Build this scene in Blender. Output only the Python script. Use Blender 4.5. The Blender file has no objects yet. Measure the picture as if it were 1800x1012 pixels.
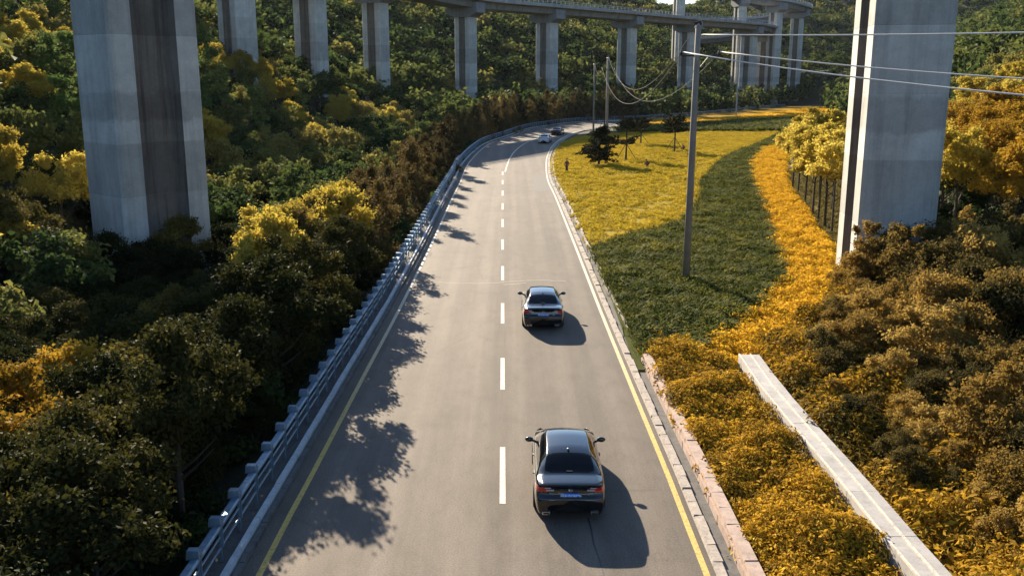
import bpy, bmesh, math, random
import numpy as np
from mathutils import Vector, Matrix
R = math.radians
random.seed(7)
rng = np.random.default_rng(7)
scn = bpy.context.scene
COL = scn.collection

# ------------------------------------------------------------------ camera
CAM_H, FPX, CX, CY = 11.2, 1650.0, 900.0, 506.0
PITCH = math.atan((CY - 130.0) / FPX)
cam_d = bpy.data.cameras.new('camera'); cam = bpy.data.objects.new('camera', cam_d); COL.objects.link(cam)
cam.location = (0, 0, CAM_H); cam.rotation_euler = (math.pi / 2 - PITCH, 0, 0)
cam_d.sensor_width = 36; cam_d.lens = FPX / 1800 * 36; cam_d.clip_start = 0.3; cam_d.clip_end = 12000
scn.camera = cam

# ------------------------------------------------------------------ light
HAZE = 0.00003
SUN_AZ, SUN_EL = math.atan2(-0.90, 2.2), R(23)
world = bpy.data.worlds.new('World'); scn.world = world; world.use_nodes = True
wn = world.node_tree.nodes; wl = world.node_tree.links
sky = wn.new('ShaderNodeTexSky'); sky.sky_type = 'NISHITA'; sky.sun_disc = False
sky.sun_elevation = SUN_EL; sky.sun_rotation = SUN_AZ
sky.air_density = 1.0; sky.dust_density = 0.3; sky.ozone_density = 3.0
wn['Background'].inputs['Strength'].default_value = 0.075
wl.new(sky.outputs['Color'], wn['Background'].inputs['Color'])
sun_d = bpy.data.lights.new('sun', 'SUN'); sun_d.energy = 5.0; sun_d.angle = R(0.5); sun_d.color = (1.0, 0.85, 0.64)
sun = bpy.data.objects.new('sun', sun_d); COL.objects.link(sun)
sdir = Vector((math.sin(SUN_AZ) * math.cos(SUN_EL), math.cos(SUN_AZ) * math.cos(SUN_EL), math.sin(SUN_EL)))
sun.rotation_euler = sdir.to_track_quat('Z', 'Y').to_euler(); sun.location = sdir * 200
scn.view_settings.view_transform = 'Standard'; scn.view_settings.look = 'None'
scn.view_settings.exposure = 1.5; scn.view_settings.gamma = 1.0
scn.view_settings.use_curve_mapping = False
scn.cycles.max_bounces = 5; scn.cycles.diffuse_bounces = 2; scn.cycles.glossy_bounces = 3
scn.cycles.transmission_bounces = 3; scn.cycles.caustics_reflective = False; scn.cycles.caustics_refractive = False

# ------------------------------------------------------------------ picture -> place
_cp, _sp = math.cos(PITCH), math.sin(PITCH)
def ray(px, py):
    a = (px - CX) / FPX; b = -(py - CY) / FPX
    return Vector((a, _cp + b * _sp, -_sp + b * _cp))
def G(px, py, z=0.0):
    d = ray(px, py); t = (z - CAM_H) / d.z
    return Vector((d.x * t, d.y * t, z))
def P(px, py, Y):
    d = ray(px, py); t = Y / d.y
    return Vector((d.x * t, Y, CAM_H + d.z * t))
def project(v):
    d = Vector(v) - Vector((0, 0, CAM_H)); zc = d.y * _cp - d.z * _sp; yc = d.y * _sp + d.z * _cp
    if zc < 0.1: return None
    return CX + FPX * d.x / zc, CY - FPX * yc / zc, zc

# ------------------------------------------------------------------ objects
def tag(o, label=None, cat=None, group=None, kind=None):
    if label: o['label'] = label
    if cat: o['category'] = cat
    if group: o['group'] = group
    if kind: o['kind'] = kind
    return o
def empty(name, loc=(0, 0, 0), rz=0.0):
    o = bpy.data.objects.new(name, None); COL.objects.link(o); o.location = loc; o.rotation_euler = (0, 0, rz)
    o.empty_display_size = 0.2
    return o
def mesh(name, V, F, mats, smooth=False, mi=None):
    me = bpy.data.meshes.new(name)
    V = np.asarray(V, dtype=np.float32).reshape(-1, 3)
    if isinstance(F, np.ndarray):
        n, k = F.shape
        me.vertices.add(len(V)); me.vertices.foreach_set('co', V.ravel())
        me.loops.add(n * k); me.loops.foreach_set('vertex_index', F.astype(np.int32).ravel())
        me.polygons.add(n); me.polygons.foreach_set('loop_start', np.arange(0, n * k, k, dtype=np.int32))
        me.polygons.foreach_set('loop_total', np.full(n, k, dtype=np.int32))
        me.update(calc_edges=True)
    else:
        me.from_pydata([tuple(map(float, v)) for v in V], [], [tuple(int(i) for i in f) for f in F])
    for m in (mats if isinstance(mats, (list, tuple)) else [mats]): me.materials.append(m)
    if mi is not None: me.polygons.foreach_set('material_index', np.asarray(mi, dtype=np.int32))
    if smooth: me.polygons.foreach_set('use_smooth', np.ones(len(me.polygons), dtype=bool))
    me.update()
    return me
def obj(name, me, parent=None, loc=(0, 0, 0), rz=0.0):
    o = bpy.data.objects.new(name, me); COL.objects.link(o)
    if parent is not None: o.parent = parent
    o.location = loc; o.rotation_euler = (0, 0, rz)
    return o
def kids(o): return [c for c in bpy.data.objects if c.parent is o]
def copy_tree(root, tree):
    c = root.copy(); COL.objects.link(c)
    def rec(src, dst):
        for ch in tree.get(src, []):
            d = ch.copy(); COL.objects.link(d); d.parent = dst; rec(ch, d)
    rec(root, c)
    return c
def tree_of(root):
    t = {}
    def rec(o):
        t[o] = [c for c in o.children]
        for c in t[o]: rec(c)
    rec(root); return t

class MB:
    def __init__(s): s.V = []; s.F = []; s.M = []; s.m = 0
    def add(s, V, F):
        b = len(s.V); s.V += [tuple(v) for v in V]; s.F += [tuple(b + i for i in f) for f in F]; s.M += [s.m] * len(F)
        return s
    def box(s, c, d, rz=0.0, taper=1.0, jit=0.0):
        cx, cy, cz = c; a, b, h = d[0] / 2, d[1] / 2, d[2] / 2; ca, sa = math.cos(rz), math.sin(rz); V = []
        for z, k in ((-h, 1.0), (h, taper)):
            for x, y in ((-a, -b), (a, -b), (a, b), (-a, b)):
                x, y = x * k + random.uniform(-jit, jit), y * k + random.uniform(-jit, jit)
                V.append((cx + x * ca - y * sa, cy + x * sa + y * ca, cz + z + random.uniform(-jit, jit)))
        return s.add(V, [(3, 2, 1, 0), (4, 5, 6, 7), (0, 1, 5, 4), (1, 2, 6, 5), (2, 3, 7, 6), (3, 0, 4, 7)])
    def tube(s, pts, r, n=8, cap=True):
        pts = [Vector(p) for p in pts]; rs = r if isinstance(r, (list, tuple)) else [r] * len(pts); V = []; F = []
        for i, p in enumerate(pts):
            t = (pts[min(i + 1, len(pts) - 1)] - pts[max(i - 1, 0)]).normalized()
            u = t.cross(Vector((0, 0, 1)))
            if u.length < 0.05: u = t.cross(Vector((1, 0, 0)))
            u.normalize(); w = u.cross(t)
            for k in range(n):
                a = 2 * math.pi * k / n; V.append(p + u * (rs[i] * math.cos(a)) + w * (rs[i] * math.sin(a)))
        for i in range(len(pts) - 1):
            for k in range(n):
                a, b = i * n + k, i * n + (k + 1) % n; F.append((a, b, b + n, a + n))
        if cap: F.append(tuple(range(n))[::-1]); F.append(tuple((len(pts) - 1) * n + k for k in range(n)))
        return s.add(V, F)
    def sweep(s, pts, prof, closed=True, cap=True):
        """prof: (offset to the left of travel, z) pairs swept along pts (x,y,z)."""
        pts = [Vector(p) for p in pts]; V = []; F = []; n = len(prof)
        for i, p in enumerate(pts):
            t = pts[min(i + 1, len(pts) - 1)] - pts[max(i - 1, 0)]; t.z = 0; t.normalize(); nl = Vector((-t.y, t.x, 0))
            for a, z in prof: V.append(p + nl * a + Vector((0, 0, z)))
        for i in range(len(pts) - 1):
            for k in range(n if closed else n - 1):
                a, b = i * n + k, i * n + (k + 1) % n; F.append((a, a + n, b + n, b))
        if cap and closed: F.append(tuple(range(n))); F.append(tuple((len(pts) - 1) * n + k for k in range(n))[::-1])
        return s.add(V, F)
    def me(s, name, mats, smooth=False): return mesh(name, s.V, s.F, mats, smooth, s.M if isinstance(mats, (list, tuple)) else None)
    def build(s, name, mats, parent=None, smooth=False, loc=(0, 0, 0), rz=0.0): return obj(name, s.me(name, mats, smooth), parent, loc, rz)

def catmull(pts, n):
    pts = [np.array(p, float) for p in pts]; pts = [2 * pts[0] - pts[1]] + pts + [2 * pts[-1] - pts[-2]]; out = []
    for i in range(1, len(pts) - 2):
        p0, p1, p2, p3 = pts[i - 1:i + 3]
        for k in range(n):
            t = k / n
            out.append(.5 * ((2 * p1) + (p2 - p0) * t + (2 * p0 - 5 * p1 + 4 * p2 - p3) * t * t + (3 * p1 - p0 - 3 * p2 + p3) * t ** 3))
    out.append(pts[-2]); return np.array(out)
def resample(pl, step=None, n=None):
    pl = np.asarray(pl, float); L = np.r_[0, np.cumsum(np.linalg.norm(np.diff(pl, axis=0), axis=1))]
    if n is None: n = max(2, int(round(L[-1] / step)) + 1)
    t = np.linspace(0, L[-1], n); return np.stack([np.interp(t, L, pl[:, k]) for k in range(pl.shape[1])], 1)
def normals(pl):
    t = np.gradient(pl[:, :2], axis=0); t /= np.linalg.norm(t, axis=1)[:, None]; return np.stack([-t[:, 1], t[:, 0]], 1)
def offset(pl, d):
    o = pl.copy(); o[:, :2] += normals(pl) * d; return o

# ------------------------------------------------------------------ materials
def mat(name, build):
    m = bpy.data.materials.new(name); m.use_nodes = True; nt = m.node_tree; b = nt.nodes['Principled BSDF']; build(nt, b); return m
def N(nt, t, **k):
    n = nt.nodes.new(t)
    for a, v in k.items():
        if a in n.inputs: n.inputs[a].default_value = v
        else: setattr(n, a, v)
    return n
def coord(nt, which='Object', scale=(1, 1, 1)):
    tc = N(nt, 'ShaderNodeTexCoord'); mp = N(nt, 'ShaderNodeMapping'); mp.inputs['Scale'].default_value = scale
    nt.links.new(tc.outputs[which], mp.inputs[0]); return mp.outputs[0]
def noise(nt, co, scale, detail=4.0, rough=0.6):
    n = N(nt, 'ShaderNodeTexNoise', Scale=scale, Detail=detail, Roughness=rough); nt.links.new(co, n.inputs['Vector']); return n.outputs['Fac']
def ramp(nt, fac, stops):
    r = N(nt, 'ShaderNodeValToRGB'); e = r.color_ramp.elements
    while len(e) < len(stops): e.new(0.5)
    for i, (p, c) in enumerate(stops):
        e[i].position = p; e[i].color = (c[0], c[1], c[2], 1) if hasattr(c, '__len__') else (c, c, c, 1)
    nt.links.new(fac, r.inputs[0]); return r.outputs[0]
def mix(nt, a, b, fac, mode='MIX'):
    m = N(nt, 'ShaderNodeMix'); m.data_type = 'RGBA'; m.blend_type = mode
    for s, v in ((6, a), (7, b), (0, fac)):
        if isinstance(v, bpy.types.NodeSocket): nt.links.new(v, m.inputs[s])
        elif s == 0: m.inputs[0].default_value = v
        else: m.inputs[s].default_value = (v[0], v[1], v[2], 1) if hasattr(v, '__len__') else (v, v, v, 1)
    return m.outputs[2]
def math_(nt, op, a, b=0.0):
    m = N(nt, 'ShaderNodeMath', operation=op)
    for i, v in ((0, a), (1, b)):
        if isinstance(v, bpy.types.NodeSocket): nt.links.new(v, m.inputs[i])
        else: m.inputs[i].default_value = v
    return m.outputs[0]
def bump(nt, b, h, s, d=0.02):
    n = N(nt, 'ShaderNodeBump', Strength=s, Distance=d); nt.links.new(h, n.inputs['Height']); nt.links.new(n.outputs[0], b.inputs['Normal'])

def simple(name, c, rough=0.6, metal=0.0, var=0.12, coat=0.0, spec=0.5):
    def f(nt, b):
        co = coord(nt); n = noise(nt, co, 6.0)
        col = ramp(nt, n, [(0.3, [x * (1 - var) for x in c]), (0.7, [min(1, x * (1 + var)) for x in c])])
        nt.links.new(col, b.inputs['Base Color']); b.inputs['Roughness'].default_value = rough; b.inputs['Metallic'].default_value = metal
        b.inputs['Coat Weight'].default_value = coat; b.inputs['Coat Roughness'].default_value = 0.03; b.inputs['Specular IOR Level'].default_value = spec
    return mat(name, f)

def m_asphalt(nt, b):
    co = coord(nt); st = coord(nt, 'Object', (1.6, 0.035, 1)); big = noise(nt, co, 0.09, 3); fine = noise(nt, co, 22.0, 3, 0.8); streak = noise(nt, st, 1.0, 5, 0.65)
    blot = noise(nt, coord(nt, 'Object', (0.9, 0.35, 1)), 0.7, 5, 0.7)
    c = ramp(nt, streak, [(0.3, (0.146, 0.120, 0.097)), (0.5, (0.172, 0.142, 0.115)), (0.7, (0.200, 0.166, 0.135))])
    c = mix(nt, c, ramp(nt, blot, [(0.35, 0.80), (0.55, 1.0), (0.75, 1.08)]), 0.8, 'MULTIPLY')
    c = mix(nt, c, ramp(nt, big, [(0.35, 0.86), (0.65, 1.1)]), 0.7, 'MULTIPLY')
    c = mix(nt, c, ramp(nt, fine, [(0.35, 0.6), (0.65, 1.25)]), 0.9, 'MULTIPLY')
    # right lane: newer, slightly darker surface
    tc = N(nt, 'ShaderNodeTexCoord'); sx = N(nt, 'ShaderNodeSeparateXYZ'); nt.links.new(tc.outputs['Object'], sx.inputs[0])
    wob = math_(nt, 'ADD', sx.outputs[0], math_(nt, 'MULTIPLY', noise(nt, coord(nt, 'Object', (1, 0.2, 1)), 0.5, 3), 0.5))
    lane = ramp(nt, math_(nt, 'ADD', math_(nt, 'MULTIPLY', wob, 0.8), 0.93), [(0.45, 1.0), (0.6, 0.86)])
    c = mix(nt, c, lane, 1.0, 'MULTIPLY')
    tr_ = math_(nt, 'SINE', math_(nt, 'MULTIPLY', wob, 3.7)); c = mix(nt, c, ramp(nt, tr_, [(0.0, 0.86), (0.9, 1.06)]), 0.85, 'MULTIPLY')
    blo2 = ramp(nt, noise(nt, coord(nt, 'Object', (1.0, 0.5, 1)), 1.6, 6, 0.8), [(0.36, 0.82), (0.5, 1.0), (0.7, 1.08)]); c = mix(nt, c, blo2, 0.8, 'MULTIPLY')
    vor = N(nt, 'ShaderNodeTexVoronoi', feature='DISTANCE_TO_EDGE', Scale=0.16); nt.links.new(mix(nt, co, co, 0.0) if False else coord(nt, 'Object', (1, .45, 1)), vor.inputs['Vector'])
    ck = math_(nt, 'MULTIPLY', ramp(nt, vor.outputs['Distance'], [(0.0, 1.0), (0.006, 0.0)]), ramp(nt, noise(nt, co, 0.12, 2), [(0.5, 0.0), (0.6, 1.0)])); c = mix(nt, c, (0.06, 0.055, 0.05), math_(nt, 'MULTIPLY', ck, 0.45))
    spots = ramp(nt, noise(nt, co, 3.1, 2, 0.5), [(0.22, 0.55), (0.27, 1.0)])
    c = mix(nt, c, spots, 0.6, 'MULTIPLY')
    nt.links.new(c, b.inputs['Base Color']); b.inputs['Roughness'].default_value = 0.82; b.inputs['Specular IOR Level'].default_value = 0.3
    bump(nt, b, fine, 0.35, 0.01)
def m_paint(c0, c1):
    def f(nt, b):
        tc = N(nt, 'ShaderNodeTexCoord'); sx = N(nt, 'ShaderNodeSeparateXYZ'); nt.links.new(tc.outputs['Object'], sx.inputs[0])
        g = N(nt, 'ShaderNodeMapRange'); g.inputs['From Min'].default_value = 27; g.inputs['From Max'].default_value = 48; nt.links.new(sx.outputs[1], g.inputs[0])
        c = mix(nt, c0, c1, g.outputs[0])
        co = coord(nt); w = ramp(nt, noise(nt, co, 9.0, 6, 0.8), [(0.38, 0.35), (0.5, 0.95), (0.7, 1.05)])
        c = mix(nt, c, w, 0.8, 'MULTIPLY'); nt.links.new(c, b.inputs['Base Color']); b.inputs['Roughness'].default_value = 0.7
    return f
M = {}
M['asphalt'] = mat('asphalt', m_asphalt)
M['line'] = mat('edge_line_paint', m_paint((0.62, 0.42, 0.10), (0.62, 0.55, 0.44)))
M['white'] = mat('white_line_paint', m_paint((0.66, 0.60, 0.50), (0.66, 0.60, 0.50)))
M['seal'] = simple('crack_seal', (0.26, 0.24, 0.2), 0.8)
M['patch'] = simple('asphalt_patch', (0.098, 0.092, 0.086), 0.85, var=0.2)
def m_conc(base, stain=0.5, sc=1.0, lift=0.0):
    def f(nt, b):
        co = coord(nt); v = coord(nt, 'Object', (1.3 * sc, 1.3 * sc, 0.06 * sc))
        c = ramp(nt, noise(nt, co, 0.5 * sc, 5, 0.7), [(0.3, [x * 0.8 for x in base]), (0.7, [x * 1.12 for x in base])])
        c = mix(nt, c, ramp(nt, noise(nt, v, 1.0, 5, 0.7), [(0.33, 0.5), (0.52, 1.0)]), stain, 'MULTIPLY')
        c = mix(nt, c, ramp(nt, noise(nt, co, 9.0, 4, 0.8), [(0.3, 0.86), (0.7, 1.06)]), 0.8, 'MULTIPLY')
        if lift:
            tc = N(nt, 'ShaderNodeTexCoord'); sx = N(nt, 'ShaderNodeSeparateXYZ'); nt.links.new(tc.outputs['Object'], sx.inputs[0])
            k = math_(nt, 'FLOOR', math_(nt, 'DIVIDE', sx.outputs[2], lift)); wn_ = N(nt, 'ShaderNodeTexWhiteNoise', noise_dimensions='1D'); nt.links.new(k, wn_.inputs['W'])
            c = mix(nt, c, ramp(nt, wn_.outputs['Value'], [(0.0, 0.74), (1.0, 1.1)]), 0.9, 'MULTIPLY')
            # patchy darker band of damp above one joint
            d = math_(nt, 'ADD', sx.outputs[2], math_(nt, 'MULTIPLY', noise(nt, co, 0.8, 4, 0.7), 1.6))
            bd = ramp(nt, math_(nt, 'DIVIDE', d, 40.0), [(0.225, 1.0), (0.228, 0.62), (0.268, 0.66), (0.275, 1.0)])
            c = mix(nt, c, bd, 0.75, 'MULTIPLY')
        nt.links.new(c, b.inputs['Base Color']); b.inputs['Roughness'].default_value = 0.85; b.inputs['Specular IOR Level'].default_value = 0.25
        bump(nt, b, noise(nt, co, 14.0, 5, 0.7), 0.25, 0.02)
    return f
M['pier'] = mat('pier_concrete', m_conc((0.54, 0.54, 0.50), 0.4, 1.4, 3.4))
M['groove'] = mat('dark_groove_concrete', m_conc((0.20, 0.175, 0.15), 1.0, 1.6, 3.4))  # darker brown, strongly streaked concrete for the recessed groove faces
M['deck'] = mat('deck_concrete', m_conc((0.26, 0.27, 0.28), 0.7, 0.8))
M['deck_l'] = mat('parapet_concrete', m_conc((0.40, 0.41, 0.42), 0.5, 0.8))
M['kerb'] = mat('kerb_concrete', m_conc((0.36, 0.345, 0.32), 0.5, 3.0))
M['kerb_l'] = mat('kerb_concrete_left', m_conc((0.58, 0.62, 0.64), 0.4, 3.0))
M['gutter'] = mat('gutter_concrete', m_conc((0.14, 0.135, 0.13), 0.7, 3.0))
M['slab'] = mat('slab_concrete', m_conc((0.44, 0.42, 0.40), 0.35, 2.0))
M['pink'] = mat('pink_sandstone', m_conc((0.46, 0.35, 0.29), 0.5, 4.0))
M['rough_stone'] = mat('rough_pale_stone', m_conc((0.42, 0.37, 0.32), 0.6, 6.0))
M['pole'] = mat('pole_concrete', m_conc((0.27, 0.24, 0.20), 0.4, 3.0))
M['rail'] = simple('railing_steel', (0.20, 0.29, 0.38), 0.48, 0.6, 0.25)
M['steel_d'] = simple('dark_steel', (0.03, 0.032, 0.035), 0.6, 0.0)
M['wire'] = simple('wire_sheath', (0.72, 0.72, 0.70), 0.8, 0.0, 0.05, 0.0, 0.1)
M['wire_dim'] = simple('dull_wire', (0.20, 0.20, 0.19), 0.9, 0.0, 0.05, 0.0, 0.05)
M['insul'] = simple('insulator', (0.03, 0.025, 0.025), 0.25)
M['bark'] = simple('bark', (0.055, 0.042, 0.032), 0.9, var=0.4)
def m_soil(nt, b):
    co = coord(nt); n = noise(nt, co, 0.12, 5, 0.7); f = noise(nt, co, 1.7, 5, 0.75)
    c = ramp(nt, n, [(0.3, (0.016, 0.026, 0.009)), (0.5, (0.028, 0.036, 0.014)), (0.7, (0.05, 0.046, 0.022))])
    c = mix(nt, c, ramp(nt, f, [(0.3, 0.6), (0.7, 1.3)]), 0.8, 'MULTIPLY')
    nt.links.new(c, b.inputs['Base Color']); b.inputs['Roughness'].default_value = 0.95; bump(nt, b, f, 0.8, 0.3)
M['soil'] = mat('hillside_soil', m_soil)

def leafmat(name, stops, trans=0.35, attr=False, nsc=0.7, rough=0.75):
    def f(nt, b):
        co = coord(nt); n = noise(nt, co, nsc, 3, 0.6); n2 = noise(nt, co, 6.0, 2, 0.6)
        if attr:
            a = N(nt, 'ShaderNodeAttribute'); a.attribute_name = 'tint'; rnd = a.outputs['Fac']
        else:
            oi = N(nt, 'ShaderNodeObjectInfo'); rnd = oi.outputs['Random']
        fac = math_(nt, 'ADD', math_(nt, 'ADD', math_(nt, 'MULTIPLY', rnd, 0.62), math_(nt, 'MULTIPLY', n, 0.42)), math_(nt, 'MULTIPLY', n2, 0.26))
        fac = math_(nt, 'SUBTRACT', fac, 0.17)
        c = ramp(nt, fac, stops)
        nt.links.new(c, b.inputs['Base Color']); b.inputs['Roughness'].default_value = rough; b.inputs['Specular IOR Level'].default_value = 0.08
        tr = N(nt, 'ShaderNodeBsdfTranslucent'); nt.links.new(c, tr.inputs['Color'])
        ms = N(nt, 'ShaderNodeMixShader'); ms.inputs[0].default_value = trans
        nt.links.new(b.outputs[0], ms.inputs[1]); nt.links.new(tr.outputs[0], ms.inputs[2])
        nt.links.new(ms.outputs[0], nt.nodes['Material Output'].inputs['Surface'])
    return mat(name, f)
dk, gr, ol, yl = (0.018, 0.034, 0.012), (0.05, 0.078, 0.022), (0.125, 0.14, 0.036), (0.30, 0.22, 0.035)
M['leaf_belt'] = leafmat('belt_leaves', [(0.05, (0.010, 0.014, 0.005)), (0.42, (0.022, 0.028, 0.008)), (0.70, (0.062, 0.057, 0.013)), (0.95, (0.30, 0.23, 0.045))], 0.30)
M['leaf_brown'] = leafmat('brown_leaves', [(0.05, (0.035, 0.032, 0.012)), (0.5, (0.085, 0.062, 0.022)), (0.95, (0.20, 0.14, 0.04))], 0.35)
M['leaf_yellow'] = leafmat('yellow_leaves', [(0.05, (0.24, 0.18, 0.03)), (0.4, (0.46, 0.35, 0.05)), (0.95, (0.66, 0.52, 0.10))], 0.5)
M['leaf_gold'] = leafmat('golden_leaves', [(0.05, (0.20, 0.12, 0.014)), (0.5, (0.36, 0.21, 0.02)), (0.95, (0.55, 0.36, 0.04))], 0.4)
M['leaf_hill'] = leafmat('hillside_leaves', [(0.05, dk), (0.34, gr), (0.6, ol), (0.86, (0.36, 0.28, 0.07))], 0.42)
M['leaf_hill_b'] = leafmat('hillside_mass_leaves', [(0.05, dk), (0.4, gr), (0.66, ol), (0.95, (0.32, 0.26, 0.07))], 0.42, True)
M['leaf_pale'] = leafmat('pale_leaves', [(0.1, (0.07, 0.12, 0.03)), (0.6, (0.14, 0.19, 0.05)), (0.95, (0.26, 0.27, 0.07))], 0.4)
M['leaf_pine'] = leafmat('pine_needles', [(0.05, (0.010, 0.014, 0.007)), (0.9, (0.03, 0.036, 0.014))], 0.1)
M['leaf_scrub'] = leafmat('scrub_leaves', [(0.10, (0.03, 0.032, 0.012)), (0.38, (0.13, 0.098, 0.028)), (0.66, (0.30, 0.19, 0.042)), (0.95, (0.56, 0.41, 0.12))], 0.45, False, 2.2)
M['bed_orange'] = leafmat('orange_ground_cover', [(0.08, (0.18, 0.11, 0.015)), (0.30, (0.52, 0.30, 0.02)), (0.7, (0.76, 0.46, 0.035)), (1.0, (0.82, 0.56, 0.07))], 0.48, True, 0.5)
M['bed_near'] = leafmat('rusty_ground_cover', [(0.12, (0.06, 0.055, 0.012)), (0.36, (0.30, 0.175, 0.018)), (0.68, (0.62, 0.37, 0.028)), (1.0, (0.80, 0.58, 0.09))], 0.35, True, 0.9)
M['bed_yellow'] = leafmat('yellow_ground_cover', [(0.10, (0.14, 0.12, 0.02)), (0.32, (0.40, 0.30, 0.028)), (0.7, (0.56, 0.41, 0.035)), (1.0, (0.66, 0.50, 0.07))], 0.35, True, 0.35)
M['bed_green'] = leafmat('juniper_ground_cover', [(0.08, (0.028, 0.045, 0.008)), (0.42, (0.095, 0.112, 0.017)), (0.72, (0.20, 0.185, 0.026)), (1.0, (0.28, 0.25, 0.04))], 0.4, True, 0.6)
M['grass'] = leafmat('dry_grass', [(0.1, (0.14, 0.12, 0.03)), (1.0, (0.3, 0.24, 0.07))], 0.3, True)

# ------------------------------------------------------------------ road outline (metres)
Lpx = [(455, 1012), (548, 835), (640, 660), (710, 528), (763, 419), (795, 348), (810, 318), (822, 290), (842, 267), (863, 252), (897, 240), (930, 228), (963, 222), (997, 217.5), (1042, 214)]
Rpx = [(1243, 1012), (1174, 835), (1114, 690), (1055, 545), (1010, 430), (977, 348), (963, 317), (960, 293), (962, 275), (970, 258), (983, 246), (1002, 236), (1027, 229)]
Lw = [(-5.95, -40), (-5.9, -10)] + [tuple(G(*p)[:2]) for p in Lpx] + [(33, 238), (48, 256), (69, 288), (92, 325), (118, 360), (152, 396), (212, 432)]
Rw = [(4.55, -40), (4.55, -10)] + [tuple(G(*p)[:2]) for p in Rpx] + [(26, 212), (41, 229), (57, 250), (78, 280), (101, 316), (127, 350), (160, 384), (218, 419)]
LL = resample(catmull(Lw, 10), n=420); RL = resample(catmull(Rw, 10), n=420)

def seg_dist(x, y, pl):
    """signed distance to a polyline, positive to the left of travel."""
    x = np.atleast_1d(x).astype(float); y = np.atleast_1d(y).astype(float); best = np.full(x.shape, 1e9); sg = np.ones(x.shape)
    A = pl[:-1, :2]; B = pl[1:, :2]
    for a, b in zip(A, B):
        d = b - a; l2 = d @ d; px, py = x - a[0], y - a[1]; t = np.clip((px * d[0] + py * d[1]) / l2, 0, 1)
        ex, ey = px - t * d[0], py - t * d[1]; q = np.hypot(ex, ey); s = np.where(d[0] * py - d[1] * px >= 0, 1.0, -1.0)
        m = q < best - 1e-9; best = np.where(m, q, best); sg = np.where(m, s, sg)
    return best * sg
LLc = resample(LL, n=90); RLc = resample(RL, n=90)
def sstep(a, b, v): t = np.clip((v - a) / (b - a), 0, 1); return t * t * (3 - 2 * t)
def wob(x, y, s): return np.sin(x / s + 1.3 * np.sin(y / s * 0.8)) * np.cos(y / s * 1.1 + 0.7 * np.sin(x / s * 1.3))
def xb(y): return np.maximum(27.0, 9.0 + 0.30 * y)
def xbf(y): return max(27.0, 9.0 + 0.30 * y)
def terrain(x, y):
    x = np.atleast_1d(np.asarray(x, float)); y = np.atleast_1d(np.asarray(y, float))
    s = seg_dist(x, y, LLc) - 1.3
    dep = np.interp(s, [0, 1, 5, 12, 20, 28, 36], [-0.25, -0.6, -2.4, -4.2, -4.0, -2.0, 0])
    dep = dep * np.where(s > 0, (1 - 0.85 * sstep(120, 190, y)), 1)
    rise = np.interp(s, [12, 24, 34, 46, 70, 110, 200, 400, 900], [0, 0.9, 6.4, 11, 19.5, 33, 60, 95, 150])
    g_ = np.exp(-((x / np.maximum(y, 1) - 0.168) / (0.03 + 0.02 * sstep(450, 900, y))) ** 4) * sstep(330, 430, y)
    zl = dep + rise; zl = zl * (1 - g_) + np.minimum(zl, 11.2 + 0.056 * y) * g_
    r = x - xb(y)
    zr = np.interp(r, [0, 8, 20, 60, 160, 400, 900], [0, 2.6, 8.5, 27, 62, 110, 160])
    zn = 0.05 * np.clip(x - np.interp(y, [8, 30, 35.5, 44, 50, 56], [11.2, 10.9, 11.3, 16.3, 18.4, 20.5]), 0, 18) * (1 - sstep(50, 62, y)) * (s < 0)
    z = np.where(s > 0, np.maximum(zl, np.where(r > 0, zr, -99)), np.where(r > 0, zr + zn, zn - 0.06))
    z = z + 13 * np.exp(-((x - 124) ** 2 + (y - 394) ** 2) / (2 * 14 ** 2)) * (s > 0); far = sstep(30, 90, np.maximum(s, r)); z = z + far * (1 - g_) * (wob(x, y, 31) * 2.5 + wob(x + 40, y, 13) * 0.8)
    return z
GX0, GX1, GY0, GY1 = -190, 380, -12, 760
_gx, _gy = np.meshgrid(np.arange(GX0, GX1 + 1), np.arange(GY0, GY1 + 1))
_SG = (seg_dist(_gx.ravel(), _gy.ravel(), LLc) - 1.3).reshape(_gx.shape)
_TG = terrain(_gx.ravel(), _gy.ravel()).reshape(_gx.shape)
def _bil(A, x, y):
    x = min(max(x, GX0), GX1 - 1.001); y = min(max(y, GY0), GY1 - 1.001); i, j = int(x - GX0), int(y - GY0); u, v = x - GX0 - i, y - GY0 - j
    return float((A[j, i] * (1 - u) + A[j, i + 1] * u) * (1 - v) + (A[j + 1, i] * (1 - u) + A[j + 1, i + 1] * u) * v)
def T(x, y): return _bil(_TG, x, y)

xs = np.concatenate([[-1500, -1000, -600, -450, -350, -300, -260, -230, -200, -180], np.arange(-165, 185, 2.5), [200, 220, 245, 280, 330, 400, 500, 700, 1100, 1500]])
ys = np.concatenate([[-300, -150, -80], np.arange(-40, 430, 2.5), np.arange(430, 620, 8), [650, 700, 800, 1000, 1400, 1800]])
XX, YY = np.meshgrid(xs, ys); ZZ = terrain(XX.ravel(), YY.ravel())
nx, ny = len(xs), len(ys)
ii = (np.arange(ny - 1)[:, None] * nx + np.arange(nx - 1)[None, :]).ravel()
gF = np.stack([ii, ii + 1, ii + 1 + nx, ii + nx], 1)
g = obj('ground', mesh('ground', np.stack([XX.ravel(), YY.ravel(), ZZ], 1), gF, M['soil'], True)); tag(g, kind='structure')

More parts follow.
